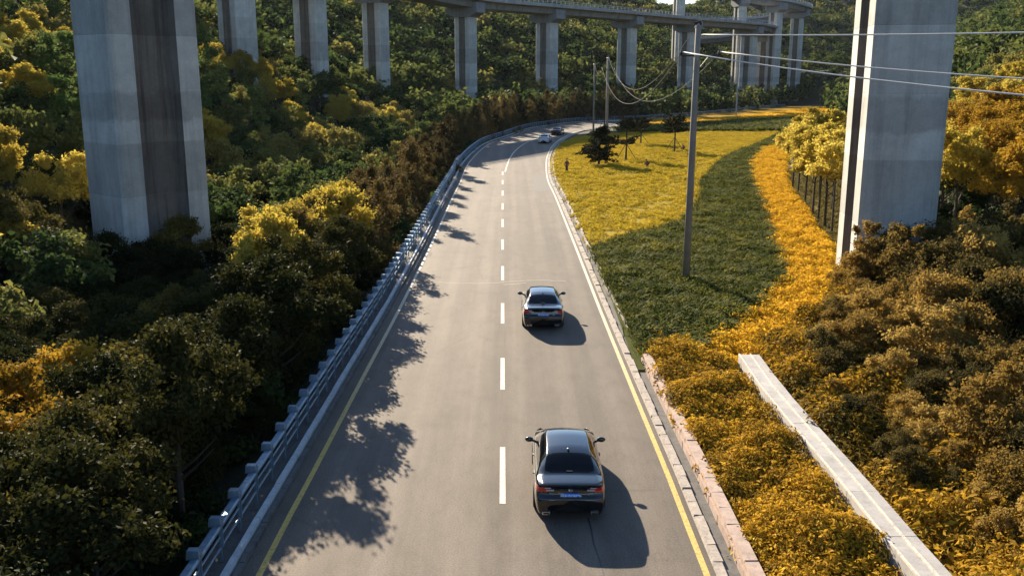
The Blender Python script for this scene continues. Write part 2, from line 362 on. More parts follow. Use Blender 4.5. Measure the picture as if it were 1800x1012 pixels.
def strip(name, A, B, z, m, parent=None, nv=1, kind='structure'):
    A = np.asarray(A); B = np.asarray(B); n = len(A); V = []
    for k in range(nv + 1):
        t = k / nv; V.append(np.c_[A[:, :2] * (1 - t) + B[:, :2] * t, np.full(n, z)])
    V = np.stack(V, 1).reshape(-1, 3); a = (np.arange(n - 1)[:, None] * (nv + 1) + np.arange(nv)[None, :]).ravel()
    o = obj(name, mesh(name, V, np.stack([a + 1, a + nv + 2, a + nv + 1, a], 1), m), parent)
    if parent is None and kind: o['kind'] = kind
    return o
# asphalt runs a little past both edge lines
road = strip('road', offset(LL, 0.42), offset(RL, -0.22), 0.0, M['asphalt'], nv=6)
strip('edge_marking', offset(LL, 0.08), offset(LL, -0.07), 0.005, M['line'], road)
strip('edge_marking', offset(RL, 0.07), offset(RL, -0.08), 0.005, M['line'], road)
Y0 = 13.9
while Y0 < 114:
    a = G(883.5, project((0, Y0, 0))[1]); b = G(883.5, project((0, Y0 + 3.9, 0))[1]); k = 0.08
    V = [(a.x - k, a.y, .005), (a.x + k, a.y, .005), (b.x + k, b.y, .005), (b.x - k, b.y, .005)]
    obj('lane_dash', mesh('lane_dash', V, [(0, 1, 2, 3)], M['white']), road); Y0 += 9.3
cpx = [(888, 302), (891.5, 290), (897, 277), (907, 264), (923, 252), (943, 243), (968, 235)]
cw = [tuple(G(*p)[:2]) for p in cpx] + [(14.5, 199), (24, 217), (36, 232), (52, 253)]
cl = resample(catmull(cw, 8), n=80); strip('centre_marking', offset(cl, 0.08), offset(cl, -0.08), 0.005, M['white'], road)
def crackline(pts, w, name='crack'):
    c = resample(catmull([tuple(G(*p)[:2]) for p in pts], 4), n=30); c[:, 1] += rng.normal(0, 0.05, 30); c[:, 0] += rng.normal(0, 0.02, 30)
    strip(name, offset(c, w), offset(c, -w), 0.004, M['seal'], road)
crackline([(770, 496), (820, 498), (872, 497), (900, 494), (950, 492), (995, 494)], 0.05)
crackline([(884, 500), (905, 499), (925, 497)], 0.05)
pp = [G(935, 308), G(973, 307), G(979, 336), G(941, 337)]
obj('asphalt_patch', mesh('asphalt_patch', [(p.x, p.y, .004) for p in pp], [(3, 2, 1, 0)], M['patch']), road)
c = resample(np.array([(2.35, 12.0), (2.1, 19.5), (1.95, 22.4)]), n=16); c[:, 0] += rng.normal(0, 0.012, 16)
strip('crack', offset(c, .02), offset(c, -.02), 0.004, M['steel_d'], road)

# ------------------------------------------------------------------ kerbs, drain, low wall
def piece_run(parent, name, pl, o0, o1, z0, z1, step, gap, y0, y1, m, jit=0.02, tap=0.0, stuff_after=None, label_jit=None):
    """stones/panels laid end to end along a polyline between offsets o0..o1 (left positive)."""
    R_ = resample(pl, step=step); Nn = normals(R_); mb_far = MB()
    for i in range(len(R_) - 1):
        a, b = R_[i], R_[i + 1]
        if a[1] < y0 or a[1] > y1: continue
        na, nb = Nn[i], Nn[i + 1]; t = (b - a); L = np.linalg.norm(t); t = t / L * gap / 2
        zt = z1 + random.uniform(-jit, jit); w = random.uniform(-jit, jit)
        V = []
        for z, tp in ((z0, 0.0), (zt, tap)):
            for q, nn, sg, oo in ((a, na, 1, o0 + w + tp), (b, nb, -1, o0 + w + tp), (b, nb, -1, o1 + w - tp), (a, na, 1, o1 + w - tp)):
                V.append((q[0] + t[0] * sg + nn[0] * oo + random.uniform(-jit, jit) * .5, q[1] + t[1] * sg + nn[1] * oo, z + random.uniform(-jit, jit) * .5))
        F = [(0, 1, 2, 3), (7, 6, 5, 4), (4, 5, 1, 0), (5, 6, 2, 1), (6, 7, 3, 2), (7, 4, 0, 3)]
        if stuff_after is not None and a[1] > stuff_after: mb_far.add(V, F)
        else: obj(name, mesh(name, V, F, m), parent)
    if mb_far.V: mb_far.build(name + '_run', m, parent)['kind'] = 'stuff'

kl = empty('kerb'); tag(kl, 'low weathered concrete kerb along the foot of the long steel railing', 'kerb')
strip('gutter', offset(LL, 0.43), offset(LL, 0.40 + 0.14), 0.001, M['gutter'], kl)
MBk = MB(); pl3 = np.c_[LL, np.zeros(len(LL))]
piece_run(kl, 'kerb_stone', LL, 0.44, 0.60, -0.1, 0.09, 1.0, 0.03, 8, 230, M['gutter'], 0.008, 0.01, 75)
piece_run(kl, 'kerb_top', LL, 0.64, 0.80, -0.1, 0.19, 2.0, 0.02, 8, 235, M['kerb_l'], 0.005, 0.015, 100)
strip('footing', offset(LL, 0.86), offset(LL, 1.45), 0.06, M['gutter'], kl)

kr = empty('kerb'); tag(kr, 'pale crumbling stone kerb and drain along the field side of the road', 'kerb')
strip('dusty_verge', offset(RL, -0.22), offset(RL, -0.50), 0.003, M['rough_stone'], kr)
piece_run(kr, 'kerb_stone', RL, -0.50, -0.24, -0.1, 0.055, 0.8, 0.03, 8, 225, M['rough_stone'], 0.022, 0.02, 75)
strip('drain_bottom', offset(RL, -0.50), offset(RL, -0.86), -0.035, M['gutter'], kr)
piece_run(kr, 'edge_stone', RL, -0.98, -0.80, -0.1, 0.12, 0.7, 0.05, 40, 225, M['rough_stone'], 0.035, 0.03, 75)
wl_ = empty('stone_wall'); tag(wl_, 'low wall of pink sandstone blocks holding back the orange flower bed', 'wall')
piece_run(wl_, 'stone', RL, -1.06, -0.80, -0.12, 0.20, 0.55, 0.010, 8, 35.8, M['pink'], 0.007)
piece_run(wl_, 'stone', offset(RL, -0.02), -1.04, -0.83, 0.21, 0.36, 0.62, 0.010, 8, 35.3, M['pink'], 0.008)
piece_run(wl_, 'coping_stone', offset(RL, -0.02), -1.12, -0.80, 0.37, 0.43, 0.9, 0.015, 8, 34.8, M['pink'], 0.012, 0.01)

# wide concrete drain cover between orange bed and scrub
ZS = 0.62
cA = np.array([tuple(G(*p, ZS)[:2]) for p in [(1630, 1040), (1597, 1000), (1533, 920), (1483, 860), (1413, 780), (1387, 743), (1337, 680), (1305, 618)]])
cB = np.array([tuple(G(*p, ZS)[:2]) for p in [(1710, 1045), (1680, 1012), (1617, 947), (1520, 833), (1467, 773), (1413, 720), (1377, 680), (1328, 628)]])
cm = (cA + cB) / 2; cm = np.vstack([[cm[0][0] + 0.25, 8.0], cm]); cm = resample(cm, n=60)
ch = empty('concrete_channel'); tag(ch, 'long pale concrete drain cover with two thin white edges running between flower bed and scrub', 'drain')
piece_run(ch, 'panel', cm, 0.40, -0.40, 0.2, ZS, 2.4, 0.010, 8, 60, M['slab'], 0.004)
MB().sweep(np.c_[offset(cm, 0.37), np.zeros(60)], [(-.028, ZS - .01), (.028, ZS - .01), (.028, ZS + .04), (-.028, ZS + .04)]).build('raised_edge', M['white'], ch)
MB().sweep(np.c_[offset(cm, -0.06), np.zeros(60)], [(-.024, ZS - .01), (.024, ZS - .01), (.024, ZS + .035), (-.024, ZS + .035)]).build('raised_edge', M['white'], ch)
MB().sweep(np.c_[cm, np.zeros(60)], [(-.40, -.1), (.40, -.1), (.40, ZS - .42), (-.40, ZS - .42)]).build('side_wall', M['slab'], ch)

# ------------------------------------------------------------------ steel railing
rail = empty('steel_railing'); tag(rail, 'long blue grey steel railing with block capped posts following the left side of the road', 'railing')
rp = resample(offset(LL, 1.0), step=1.5); rn = normals(rp)
pm = MB(); pm.box((0, 0, .50), (.05, .09, .92)); pm.box((.05, 0, .70), (.05, .03, .62)); post_me = pm.me('post', M['rail'])
pc = MB(); pc.box((0, 0, 0), (.30, .22, .20), 0, .84)
cap_me = pc.me('post_cap', M['rail'])
for i in range(len(rp)):
    if rp[i][1] < 12 or rp[i][1] > 330: continue
    a = math.atan2(rn[i][1], rn[i][0]) - math.pi
    o = obj('post', post_me, rail, (rp[i][0], rp[i][1], 0.06), a)
    if rp[i][1] < 120: obj('post_cap', cap_me, o, (-.08, 0, 1.04))
sel = rp[(rp[:, 1] > 9) & (rp[:, 1] < 331)]; s3 = np.c_[sel, np.zeros(len(sel))]
MB().sweep([(a, b, 0.98) for a, b, c_ in s3], [(-.06, -.05), (.13, -.05), (.15, .01), (.11, .05), (-.04, .05), (-.07, .01)]).build('top_rail', M['rail'], rail)
MB().tube([(a, b, 0.72) for a, b, c_ in s3], .033, 6).build('middle_rail', M['rail'], rail)
MB().tube([(a, b, 0.45) for a, b, c_ in s3], .033, 6).build('lower_rail', M['rail'], rail)

# ------------------------------------------------------------------ piers
def pier_section(w, l, groove=0.24, gw=0.38, ch_=0.18):
    """w across (blank faces at +-x), l along the grooved faces (+-y normals); grooved faces are the ones whose normal is +-y."""
    a, b = w / 2, l / 2; g_ = a * gw; d = groove
    return [(-a + ch_, -b), (-g_ - d * .5, -b), (-g_, -b + d), (g_, -b + d), (g_ + d * .5, -b), (a - ch_, -b), (a, -b + ch_), (a, b - ch_), (a - ch_, b), (g_ + d * .5, b), (g_, b - d), (-g_, b - d), (-g_ - d * .5, b), (-a + ch_, b), (-a, b - ch_), (-a, -b + ch_)]
def pier_mb(w, l, z0, z1, lift=3.4, groove=0.35, gw=0.38):
    mb = MB(); S = pier_section(w, l, groove, gw); n = len(S); zs = []; k = math.floor(z0 / lift)
    z = z0
    while z < z1 - 0.01:
        nz = min(z1, (math.floor(z / lift + 1e-6) + 1) * lift); zs.append((z, nz)); z = nz
    V = []; rings = []
    for a, b in zs:
        for zz, sc in ((a + .0, .994), (a + .03, 1.0), (b - .03, 1.0), (b, .994)): rings.append((zz, sc))
    for zz, sc in rings: V += [(x * sc, y * sc, zz) for x, y in S]
    F = []
    for i in range(len(rings) - 1):
        if rings[i + 1][0] - rings[i][0] < 1e-6: continue
        i2 = i + 1
        for k in range(n): F.append((i * n + k, i * n + (k + 1) % n, i2 * n + (k + 1) % n, i2 * n + k))
    F.append(tuple(range(n))[::-1]); F.append(tuple((len(rings) - 1) * n + k for k in range(n)))
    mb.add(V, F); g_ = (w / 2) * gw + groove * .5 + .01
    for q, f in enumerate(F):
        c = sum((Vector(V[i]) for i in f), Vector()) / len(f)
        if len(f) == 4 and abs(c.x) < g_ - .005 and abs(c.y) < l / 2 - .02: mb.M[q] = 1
    return mb
# big pier on the left: near corner, long grooved face running away to the right
def corner_pier(corner, ang, L, Wd, z0, z1, name):
    # x axis of the section along the grooved face
    ux = Vector((math.cos(ang), math.sin(ang), 0)); uy = Vector((-math.sin(ang), math.cos(ang), 0))
    c = Vector((corner[0], corner[1], 0)) + ux * L / 2 + uy * Wd / 2
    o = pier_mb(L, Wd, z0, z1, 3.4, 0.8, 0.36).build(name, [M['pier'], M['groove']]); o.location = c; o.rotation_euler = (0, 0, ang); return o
o = corner_pier((-25.0, 60.0), R(50), 6.3, 4.6, -6, 17.4, 'bridge_pier')
tag(o, 'huge grooved concrete bridge pier rising from the trees left of the road', 'bridge pier', 'tall bridge piers flanking the road')
p0 = G(1500, 505, 0.0); ang = math.atan2(-0.53, 3.8)
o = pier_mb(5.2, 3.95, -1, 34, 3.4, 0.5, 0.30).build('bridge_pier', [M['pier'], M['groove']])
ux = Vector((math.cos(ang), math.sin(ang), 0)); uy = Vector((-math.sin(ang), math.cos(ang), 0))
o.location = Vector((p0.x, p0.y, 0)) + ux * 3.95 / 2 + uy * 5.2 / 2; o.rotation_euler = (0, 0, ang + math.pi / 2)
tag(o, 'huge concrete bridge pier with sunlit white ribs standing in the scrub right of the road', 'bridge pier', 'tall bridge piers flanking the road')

def viaduct(name, cl3, piers, label, width, rail_h=1.0, parm=None):
    """cl3: centre line (x,y,z of cap bottom); piers: list of indices (params 0..1)"""
    root = empty(name, (0, 0, 0)); tag(root, label, 'viaduct', 'curving viaducts on the hillside')
    C = resample(catmull(cl3, 10), step=3.0); hw = width / 2
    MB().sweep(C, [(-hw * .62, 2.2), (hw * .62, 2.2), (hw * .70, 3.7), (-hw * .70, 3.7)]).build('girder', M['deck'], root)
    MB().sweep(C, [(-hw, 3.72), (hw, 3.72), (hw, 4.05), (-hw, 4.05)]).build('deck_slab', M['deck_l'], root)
    for sgn in (-1, 1):
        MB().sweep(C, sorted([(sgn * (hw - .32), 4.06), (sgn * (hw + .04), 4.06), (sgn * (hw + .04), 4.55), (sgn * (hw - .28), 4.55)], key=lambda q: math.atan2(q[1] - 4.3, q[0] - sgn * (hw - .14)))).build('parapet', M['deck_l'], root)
        mb = MB(); O = offset(C, sgn * (hw - .1)); Oc = resample(O, step=1.9)
        for q in Oc: mb.box((q[0], q[1], q[2] + 4.98), (.16, .16, .86))
        mb.sweep(Oc, [(-.07, 5.28), (.07, 5.28), (.07, 5.42), (-.07, 5.42)]); mb.sweep(Oc, [(-.05, 4.88), (.05, 4.88), (.05, 4.98), (-.05, 4.98)])
        r_ = mb.build('deck_railing', M['deck_l'], root); r_['kind'] = 'stuff'
    for (x, y, zt, wd) in piers:
        i = int(np.argmin(np.hypot(C[:, 0] - x, C[:, 1] - y))); i = min(max(i, 1), len(C) - 2); t = C[i + 1] - C[i - 1]; a = math.atan2(t[1], t[0])
        c = C[i]; z0 = T(c[0], c[1]) - 3; cb = c[2]
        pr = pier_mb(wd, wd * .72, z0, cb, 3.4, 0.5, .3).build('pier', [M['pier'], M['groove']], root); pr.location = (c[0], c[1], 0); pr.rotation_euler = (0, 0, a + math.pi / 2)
        hb = MB(); k = hw * .86; prof = [(-k, 1.0), (-wd * .5, 0.0), (wd * .5, 0.0), (k, 1.0), (k, 2.18), (-k, 2.18)]
        hb.add([(x_, y_, z_) for y_ in (-wd * .42, wd * .42) for x_, z_ in prof], [tuple(range(6)), tuple(range(11, 5, -1))] + [(j, j + 6, (j + 1) % 6 + 6, (j + 1) % 6) for j in range(6)])
        for sg in (-1, 1): hb.box((sg * (k - .45), 0, 2.75), (.9, wd * .84, 1.1))
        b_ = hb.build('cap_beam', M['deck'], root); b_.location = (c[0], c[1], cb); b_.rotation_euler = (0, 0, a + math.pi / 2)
    return root
ZC = 24.3
pp_ = []
for px, d in ((-10, 140), (205, 152), (430, 165), (546, 183), (668, 203), (817, 233), (966, 260), (1098, 288), (1205, 316)):
    q = P(px, 60, d); pp_.append((q.x, q.y, 25.3 if px < 700 else 24.3))
cl1 = [(-112, 112, 25.3), ] + list(pp_) + [(82, 342, ZC - .2), (93, 360, ZC - .6), (98, 382, ZC - 1.2), (93, 404, ZC - 2), (76, 420, ZC - 3), (50, 428, ZC - 3.6)]
viaduct('viaduct', cl1, [(x, y, 0, w_ * y / 1650 * .93) for (x, y, z_), w_ in zip(pp_, (60, 0, 60, 50, 40, 34, 34, 30, 26)) if w_] + [(84, 346, 0, 4.9), (97, 378, 0, 4.9)], 'long curving concrete viaduct on tall piers sweeping across the hillside behind the road', 10.5)
cl2 = [(-15, 338, 44), (20, 340, 42), (50, 350, 39), (80, 356, 35.4), (100, 362, 32.8), (110, 374, 31.2), (109, 392, 30), (96, 406, 29), (70, 412, 28)]
viaduct('viaduct', cl2, [(60.5, 351.5, 0, 4.4), (82, 357, 0, 4.4), (97, 361, 0, 4.4), (108, 370, 0, 4.4), (100, 402, 0, 4.4)], 'smaller upper viaduct loop bending back beyond the right end of the long viaduct', 10.0)

# ------------------------------------------------------------------ poles and wires
def pole(base, h, arm_dir, label, r0=.21, r1=.145, lean=(0, 0)):
    root = empty('utility_pole', base); tag(root, label, 'utility pole', 'concrete utility poles across the field')
    MB().tube([(0, 0, -.5), (lean[0] * .5, lean[1] * .5, h * .5), (lean[0], lean[1], h)], [r0, (r0 + r1) / 2, r1], 12).build('shaft', M['pole'], root, True)
    ax, ay = arm_dir
    m = MB(); m.tube([(-.70 * ax, -.70 * ay, h - 1.5), (1.2 * ax, 1.2 * ay, h - 1.5)], .05, 6); m.build('crossarm', M['steel_d'], root)
    MB().tube([(.7 * ax, .7 * ay, h - 1.5), (.1 * ax, .1 * ay, h - 2.3)], .025, 5).build('brace', M['steel_d'], root)
    for k in (-.70, 1.2):
        MB().tube([(k * ax, k * ay, h - 1.5), (k * ax, k * ay, h - 1.38), (k * ax, k * ay, h - 1.36), (k * ax, k * ay, h - 1.22)], [.06, .06, .10, .05], 8).build('insulator', M['insul'], root)
    MB().tube([(lean[0] - .12, lean[1], h - .1), (lean[0] - .12, lean[1], h + .12), (lean[0] + .1, lean[1], h + .18), (lean[0] + .14, lean[1], h + .02)], [.07, .1, .1, .07], 8).build('insulator', M['insul'], root)
    return root
b1 = G(1205, 503); b2 = G(1065, 289); b3 = G(1043, 229)
Hh = 13.6
pole(b1, Hh, (1.0, -.1), 'tall concrete utility pole standing in the green juniper bed', lean=(.1, 0))
pole(b2, 13.2, (.85, .5), 'pale concrete utility pole behind the largest dark pine', .2, .14)
pole(b3, 13.2, (.85, .5), 'grey utility pole at the field edge beside the far bend', .2, .14)
def wire(a, b, sag, label, r=.03, n=30, m_='wire', grp='overhead wires between the poles'):
    a = Vector(a); b = Vector(b); pts = []
    for i in range(n + 1):
        t = i / n; p = a.lerp(b, t); p.z -= 4 * sag * t * (1 - t); pts.append(p)
    o = MB().tube(pts, r, 6).build('overhead_wire', M[m_], smooth=True); tag(o, label, 'wire', grp); return o
dirv = Vector((.545, -.838, 0)); nxt = Vector((b1.x, b1.y, 0)) + dirv * 70
t1 = Vector((b1.x, b1.y, 0)); t2 = Vector((b2.x, b2.y, 0)); t3 = Vector((b3.x, b3.y, 0))
wire(t1 + Vector((.3, 0, Hh - .45)), nxt + Vector((.3, 0, Hh + .6)), 1.0, 'uppermost white wire crossing in front of the right pier', .034)
wire(t1 + Vector((1.2, -.12, Hh - 1.3)), nxt + Vector((1.2, .5, Hh - .9)), 1.95, 'middle white wire leaving the right end of the crossarm', .034)
wire(t1 + Vector((-.70, .07, Hh - 1.3)), nxt + Vector((-1.6, -.5, Hh - 1.9)), 2.2, 'lowest white wire leaving the left end of the crossarm', .034)
wire(t2 + Vector((0, 0, 13.3)), t1 + Vector((0, 0, Hh)), 3.6, 'slack wire from the pale pole top to the tall pole top', .016, m_='wire_dim')
wire(t2 + Vector((-.8, -.5, 11.9)), t1 + Vector((-.70, .07, Hh - 1.35)), 3.4, 'slack wire hanging lowest between the pale pole and the tall pole', .016, m_='wire_dim')
wire(t2 + Vector((.8, .5, 11.9)), t1 + Vector((1.2, -.12, Hh - 1.35)), 3.2, 'slack wire from the pale pole to the right end of the tall pole crossarm', .016, m_='wire_dim')
wire(t3 + Vector((0, 0, 13.3)), t2 + Vector((0, 0, 13.3)), 2.4, 'short wire spanning from the grey far pole to the pale pole', .016, m_='wire_dim')
q = P(1297, 142, 250); MB().tube([(q.x, q.y, T(q.x, q.y) - .5), (q.x, q.y, P(1297, 60, 250).z)], [.22, .16], 8).build('lamp_mast', M['deck_l'])
tag(bpy.data.objects['lamp_mast'], 'slim pale mast rising from the trees below the viaduct bend', 'mast')

# ------------------------------------------------------------------ foliage kits
ICO_V = None
def ico():
    bm = bmesh.new(); bmesh.ops.create_icosphere(bm, subdivisions=1, radius=1.0)
    V = np.array([v.co[:] for v in bm.verts]); F = np.array([[v.index for v in f.verts] for f in bm.faces]); bm.free(); return V, F
ICO_V, ICO_F = ico()
def leaves(C, Nrm, size, r, aspect=1.0):
    """one folded leaf clump (diamond of two triangles) per centre"""
    n = len(C); Nrm = Nrm / (np.linalg.norm(Nrm, axis=1)[:, None] + 1e-9)
    a = r.normal(size=(n, 3)); u = np.cross(Nrm, a); u /= np.linalg.norm(u, axis=1)[:, None] + 1e-9; v = np.cross(Nrm, u)
    s = (size * r.uniform(.6, 1.35, n))[:, None] if np.ndim(size) == 0 else (size * r.uniform(.6, 1.35, n))[:, None]; w = s * aspect * r.uniform(.5, .9, n)[:, None]
    fold = Nrm * s * .18
    V = np.stack([C - u * s * .6, C - v * w * .5 + fold, C + u * s * .6, C + v * w * .5 + fold], 1).reshape(-1, 3)
    b = np.arange(n)[:, None] * 4; F = np.concatenate([b + np.array([[0, 1, 2]]), b + np.array([[0, 2, 3]])], 1).reshape(-1, 3)
    return V, F
def sph(n, r): d = r.normal(size=(n, 3)); return d / np.linalg.norm(d, axis=1)[:, None]
def crown(seed, rx, rz, zc, nl, leaf, nlobe=26, lob=(.26, .42), flat=0.85, spike=0.0, shape='round', aspect=1.0, core=True):
    r = np.random.default_rng(seed); lc = []; lr = []
    for i in range(nlobe):
        if shape == 'cone':
            h = r.uniform(0, 1) ** 1.2; q = (1 - h) * .85 + .08; a = r.uniform(0, 6.28); rad = q * math.sqrt(r.uniform(.2, 1))
            lc.append((rad * math.cos(a) * rx, rad * math.sin(a) * rx, zc - rz + 2 * rz * h)); lr.append(rx * (.22 + .25 * (1 - h)))
        elif shape == 'column':
            h = r.uniform(0, 1); q = math.sin(math.pi * (.12 + .8 * h)) ** .7; a = r.uniform(0, 6.28); rad = q * r.uniform(.2, .7)
            lc.append((rad * math.cos(a) * rx, rad * math.sin(a) * rx, zc - rz + 2 * rz * h)); lr.append(rx * r.uniform(.3, .5))
        else:
            d = sph(1, r)[0]; k = r.uniform(.25, 1) ** .6 * .72; lr_ = r.uniform(*lob)
            if d[2] < -.35: d[2] *= .5
            lc.append((d[0] * k * rx, d[1] * k * rx, zc + d[2] * k * rz)); lr.append(lr_ * rx)
    lc = np.array(lc); lr = np.array(lr); w = lr ** 2; w /= w.sum(); per = 13; nt = max(8, nl // per)
    idx = r.choice(nlobe, nt, p=w); d = sph(nt, r); d[:, 2] = np.where(d[:, 2] < -.25, -d[:, 2], d[:, 2])
    ctr = np.array([0, 0, zc]); outw = (lc[idx] - ctr) / np.array([rx, rx, rz]); d = d * .8 + outw * .75 + np.array([0, 0, .28]); d /= np.linalg.norm(d, axis=1)[:, None]
    ln = lr[idx] * r.uniform(.75, 1.3, nt) + np.abs(r.normal(0, spike + .06, nt)) * 1.1
    dd = np.linalg.norm(((lc[idx] + d * (ln * .85)[:, None])[:, None, :] - lc[None]) / lr[None, :, None], axis=2); dd[np.arange(nt), idx] = 9; keep = dd.min(1) > .58
    idx, d, ln = idx[keep], d[keep], ln[keep]; nt = len(idx); k = np.repeat(np.arange(nt), per); n = len(k); t = r.uniform(.35, 1, n)
    C = lc[idx][k] + d[k] * (ln[k] * t)[:, None] * np.array([1, 1, flat]) + r.normal(size=(n, 3)) * (leaf * .55 + .10 * ln[k] * (1.15 - t))[:, None]
    C[:, 2] -= .10 * ln[k] * t * t
    V, F = leaves(C, d[k] * .45 + r.normal(size=(n, 3)) * .8 + np.array([0, 0, .35]), leaf * (1.15 - .3 * t), r, aspect)
    if core:
        cv = []; cf = []; b = len(V)
        for c_, q in zip(lc, lr):
            cv.append(c_ + ICO_V * q * .34 * np.array([1, 1, flat])); cf.append(ICO_F + b); b += len(ICO_V)
        V = np.vstack([V] + cv); F = np.vstack([F] + cf)
    return V, F
def trunk_mb(h, r0, spread, seed, nb=5):
    rd = random.Random(seed); m = MB(); top = (rd.uniform(-.1, .1) * spread, rd.uniform(-.1, .1) * spread, h)
    m.tube([(0, 0, -.6), (top[0] * .4, top[1] * .4, h * .5), top], [r0, r0 * .8, r0 * .45], 7)
    for i in range(nb):
        a = rd.uniform(0, 6.28); z = h * rd.uniform(.45, .95); k = rd.uniform(.5, .9) * spread
        m.tube([(top[0] * z / h, top[1] * z / h, z), (k * .5 * math.cos(a), k * .5 * math.sin(a), z + k * .35), (k * math.cos(a), k * math.sin(a), z + k * .8)], [r0 * .4, r0 * .25, r0 * .1], 5)
    return m
class Kit:
    """variants of one kind of plant; each variant is (crown mesh, trunk mesh)."""
    def __init__(s, kind, specs, m, trunk=(2.2, .14, 1.6), part='crown', stem='trunk'):
        s.kind = kind; s.part = part; s.stem = stem; s.v = []
        for i, sp in enumerate(specs):
            V, F = crown(**sp); ln = len(V)
            s.v.append((mesh(part, V, F, m), trunk_mb(trunk[0], trunk[1], trunk[2], i + 11).me(stem, M['bark'])))
    def place(s, x, y, z, sc, label, cat, group, r, kind=None, variant=None):
        i = r.randrange(len(s.v)) if variant is None else variant; cm_, tm_ = s.v[i]
        root = empty(kind or s.kind, (x, y, z), r.uniform(0, 6.28)); root.scale = (sc * r.uniform(.9, 1.1), sc * r.uniform(.9, 1.1), sc * r.uniform(.9, 1.12))
        tag(root, label, cat, group); obj(s.stem, tm_, root); obj(s.part, cm_, root); return root
rd = random.Random(3)
def visible(x, y, z, m=140):
    q = project((x, y, z)); return q is not None and -m < q[0] < 1800 + m and -m * .6 < q[1] < 1012 + m * 2
def poisson(n, fx, fy, rad, ok):
    """dart throwing on a hash grid"""
    cell = {}; out = []
    for _ in range(n):
        x, y = rd.uniform(*fx), rd.uniform(*fy)
        if not ok(x, y): continue
        r_ = rad(x, y) if callable(rad) else rad; cs = 4.0; ix, iy = int(x // cs), int(y // cs); good = True; k = int(r_ // cs) + 1
        for a in range(ix - k, ix + k + 1):
            for b in range(iy - k, iy + k + 1):
                for (u, v) in cell.get((a, b), ()):
                    if (u - x) ** 2 + (v - y) ** 2 < r_ * r_: good = False; break
                if not good: break
            if not good: break
        if good: cell.setdefault((ix, iy), []).append((x, y)); out.append((x, y))
    return out
_pier_px = [(110, 'left of the huge grooved pier'), (385, 'right of the huge grooved pier'), (490, 'below the first slim viaduct pier'), (608, 'below the second slim viaduct pier'), (742, 'below the third slim viaduct pier'), (892, 'below the fourth slim viaduct pier'), (1032, 'below the fifth slim viaduct pier'), (1150, 'below the sixth slim viaduct pier'), (1480, 'behind the far end of the field'), (9999, 'right of the white ribbed pier')]
def where(x, y, z, hi=True):
    q = project((x, y, z + 3))
    w = next(n_ for p_, n_ in _pier_px if q[0] < p_)
    if not hi: return w
    return ('high on the slope ' if q[1] < 75 else 'halfway up the slope ' if q[1] < 150 else 'low on the slope ' if q[1] < 230 else 'deep in the valley ') + w
def along(y):
    return ('beside the nearest car' if y < 33 else 'between the nearest and the second car' if y < 39 else 'beside the second car' if y < 47 else 'level with the tall pole' if y < 62 else 'by the fringed shadows' if y < 90 else 'on the straight before the bend' if y < 125 else 'where the bend begins' if y < 165 else 'beside the two far cars' if y < 200 else 'on the far side of the bend')
def scrub_where(x, y):
    a = 'beside the drain' if x < 12.6 else 'in mid slope' if x < 17 else 'at the outer edge'
    b = ', nearest the camera' if y < 19 else ', level with the nearest car' if y < 26 else ', level with the pink wall' if y < 33 else ', level with the second car' if y < 41 else ', closest to the ribbed pier'
    return a + b
def S(x, y): return _bil(_SG, x, y)

near_specs = [dict(seed=21 + i, rx=2.5, rz=2.6, zc=3.6, nl=15000, leaf=.135, nlobe=40, lob=(.18, .34)) for i in range(4)]
belt_kit = Kit('broadleaf_tree', near_specs, M['leaf_belt'], (3.0, .13, 1.8))
yellow_kit = Kit('yellow_tree', [dict(seed=51 + i, rx=2.4, rz=2.4, zc=3.7, nl=12000, leaf=.15, nlobe=40, lob=(.16, .32)) for i in range(3)], M['leaf_yellow'], (3.1, .12, 1.8))
gold_kit = Kit('golden_tree', [dict(seed=61 + i, rx=2.8, rz=2.8, zc=3.6, nl=11000, leaf=.17, nlobe=40, lob=(.16, .32)) for i in range(3)], M['leaf_gold'], (3.1, .15, 1.9))
bush_kit = Kit('roadside_bush', [dict(seed=71 + i, rx=1.25, rz=2.3, zc=2.3, nl=6500, leaf=.14, nlobe=34, shape='cone', spike=.22) for i in range(4)], M['leaf_brown'], (1.8, .07, 1.0), 'foliage', 'stem')
scrub_kit = Kit('scrub_bush', [dict(seed=81 + i, rx=1.45, rz=1.6, zc=1.3, nl=9500, leaf=.10, nlobe=44, lob=(.10, .30), spike=.10) for i in range(5)], M['leaf_scrub'], (1.0, .05, .9), 'foliage', 'stem')
spire_kit = Kit('spire_shrub', [dict(seed=91 + i, rx=.95, rz=1.7, zc=1.75, nl=5000, leaf=.11, nlobe=34, shape='cone') for i in range(2)], M['leaf_scrub'], (1.6, .06, .6), 'foliage', 'stem')
hill_kit = Kit('hillside_tree', [dict(seed=101 + i, rx=2.9, rz=2.7, zc=3.4, nl=3200, leaf=.32, nlobe=28, lob=(.22, .38)) for i in range(5)], M['leaf_hill'], (2.6, .16, 1.9))
pop_kit = Kit('poplar_tree', [dict(seed=121 + i, rx=1.9, rz=3.8, zc=4.4, nl=2600, leaf=.3, nlobe=30, shape='column') for i in range(3)], M['leaf_pale'], (4.5, .14, 1.0))

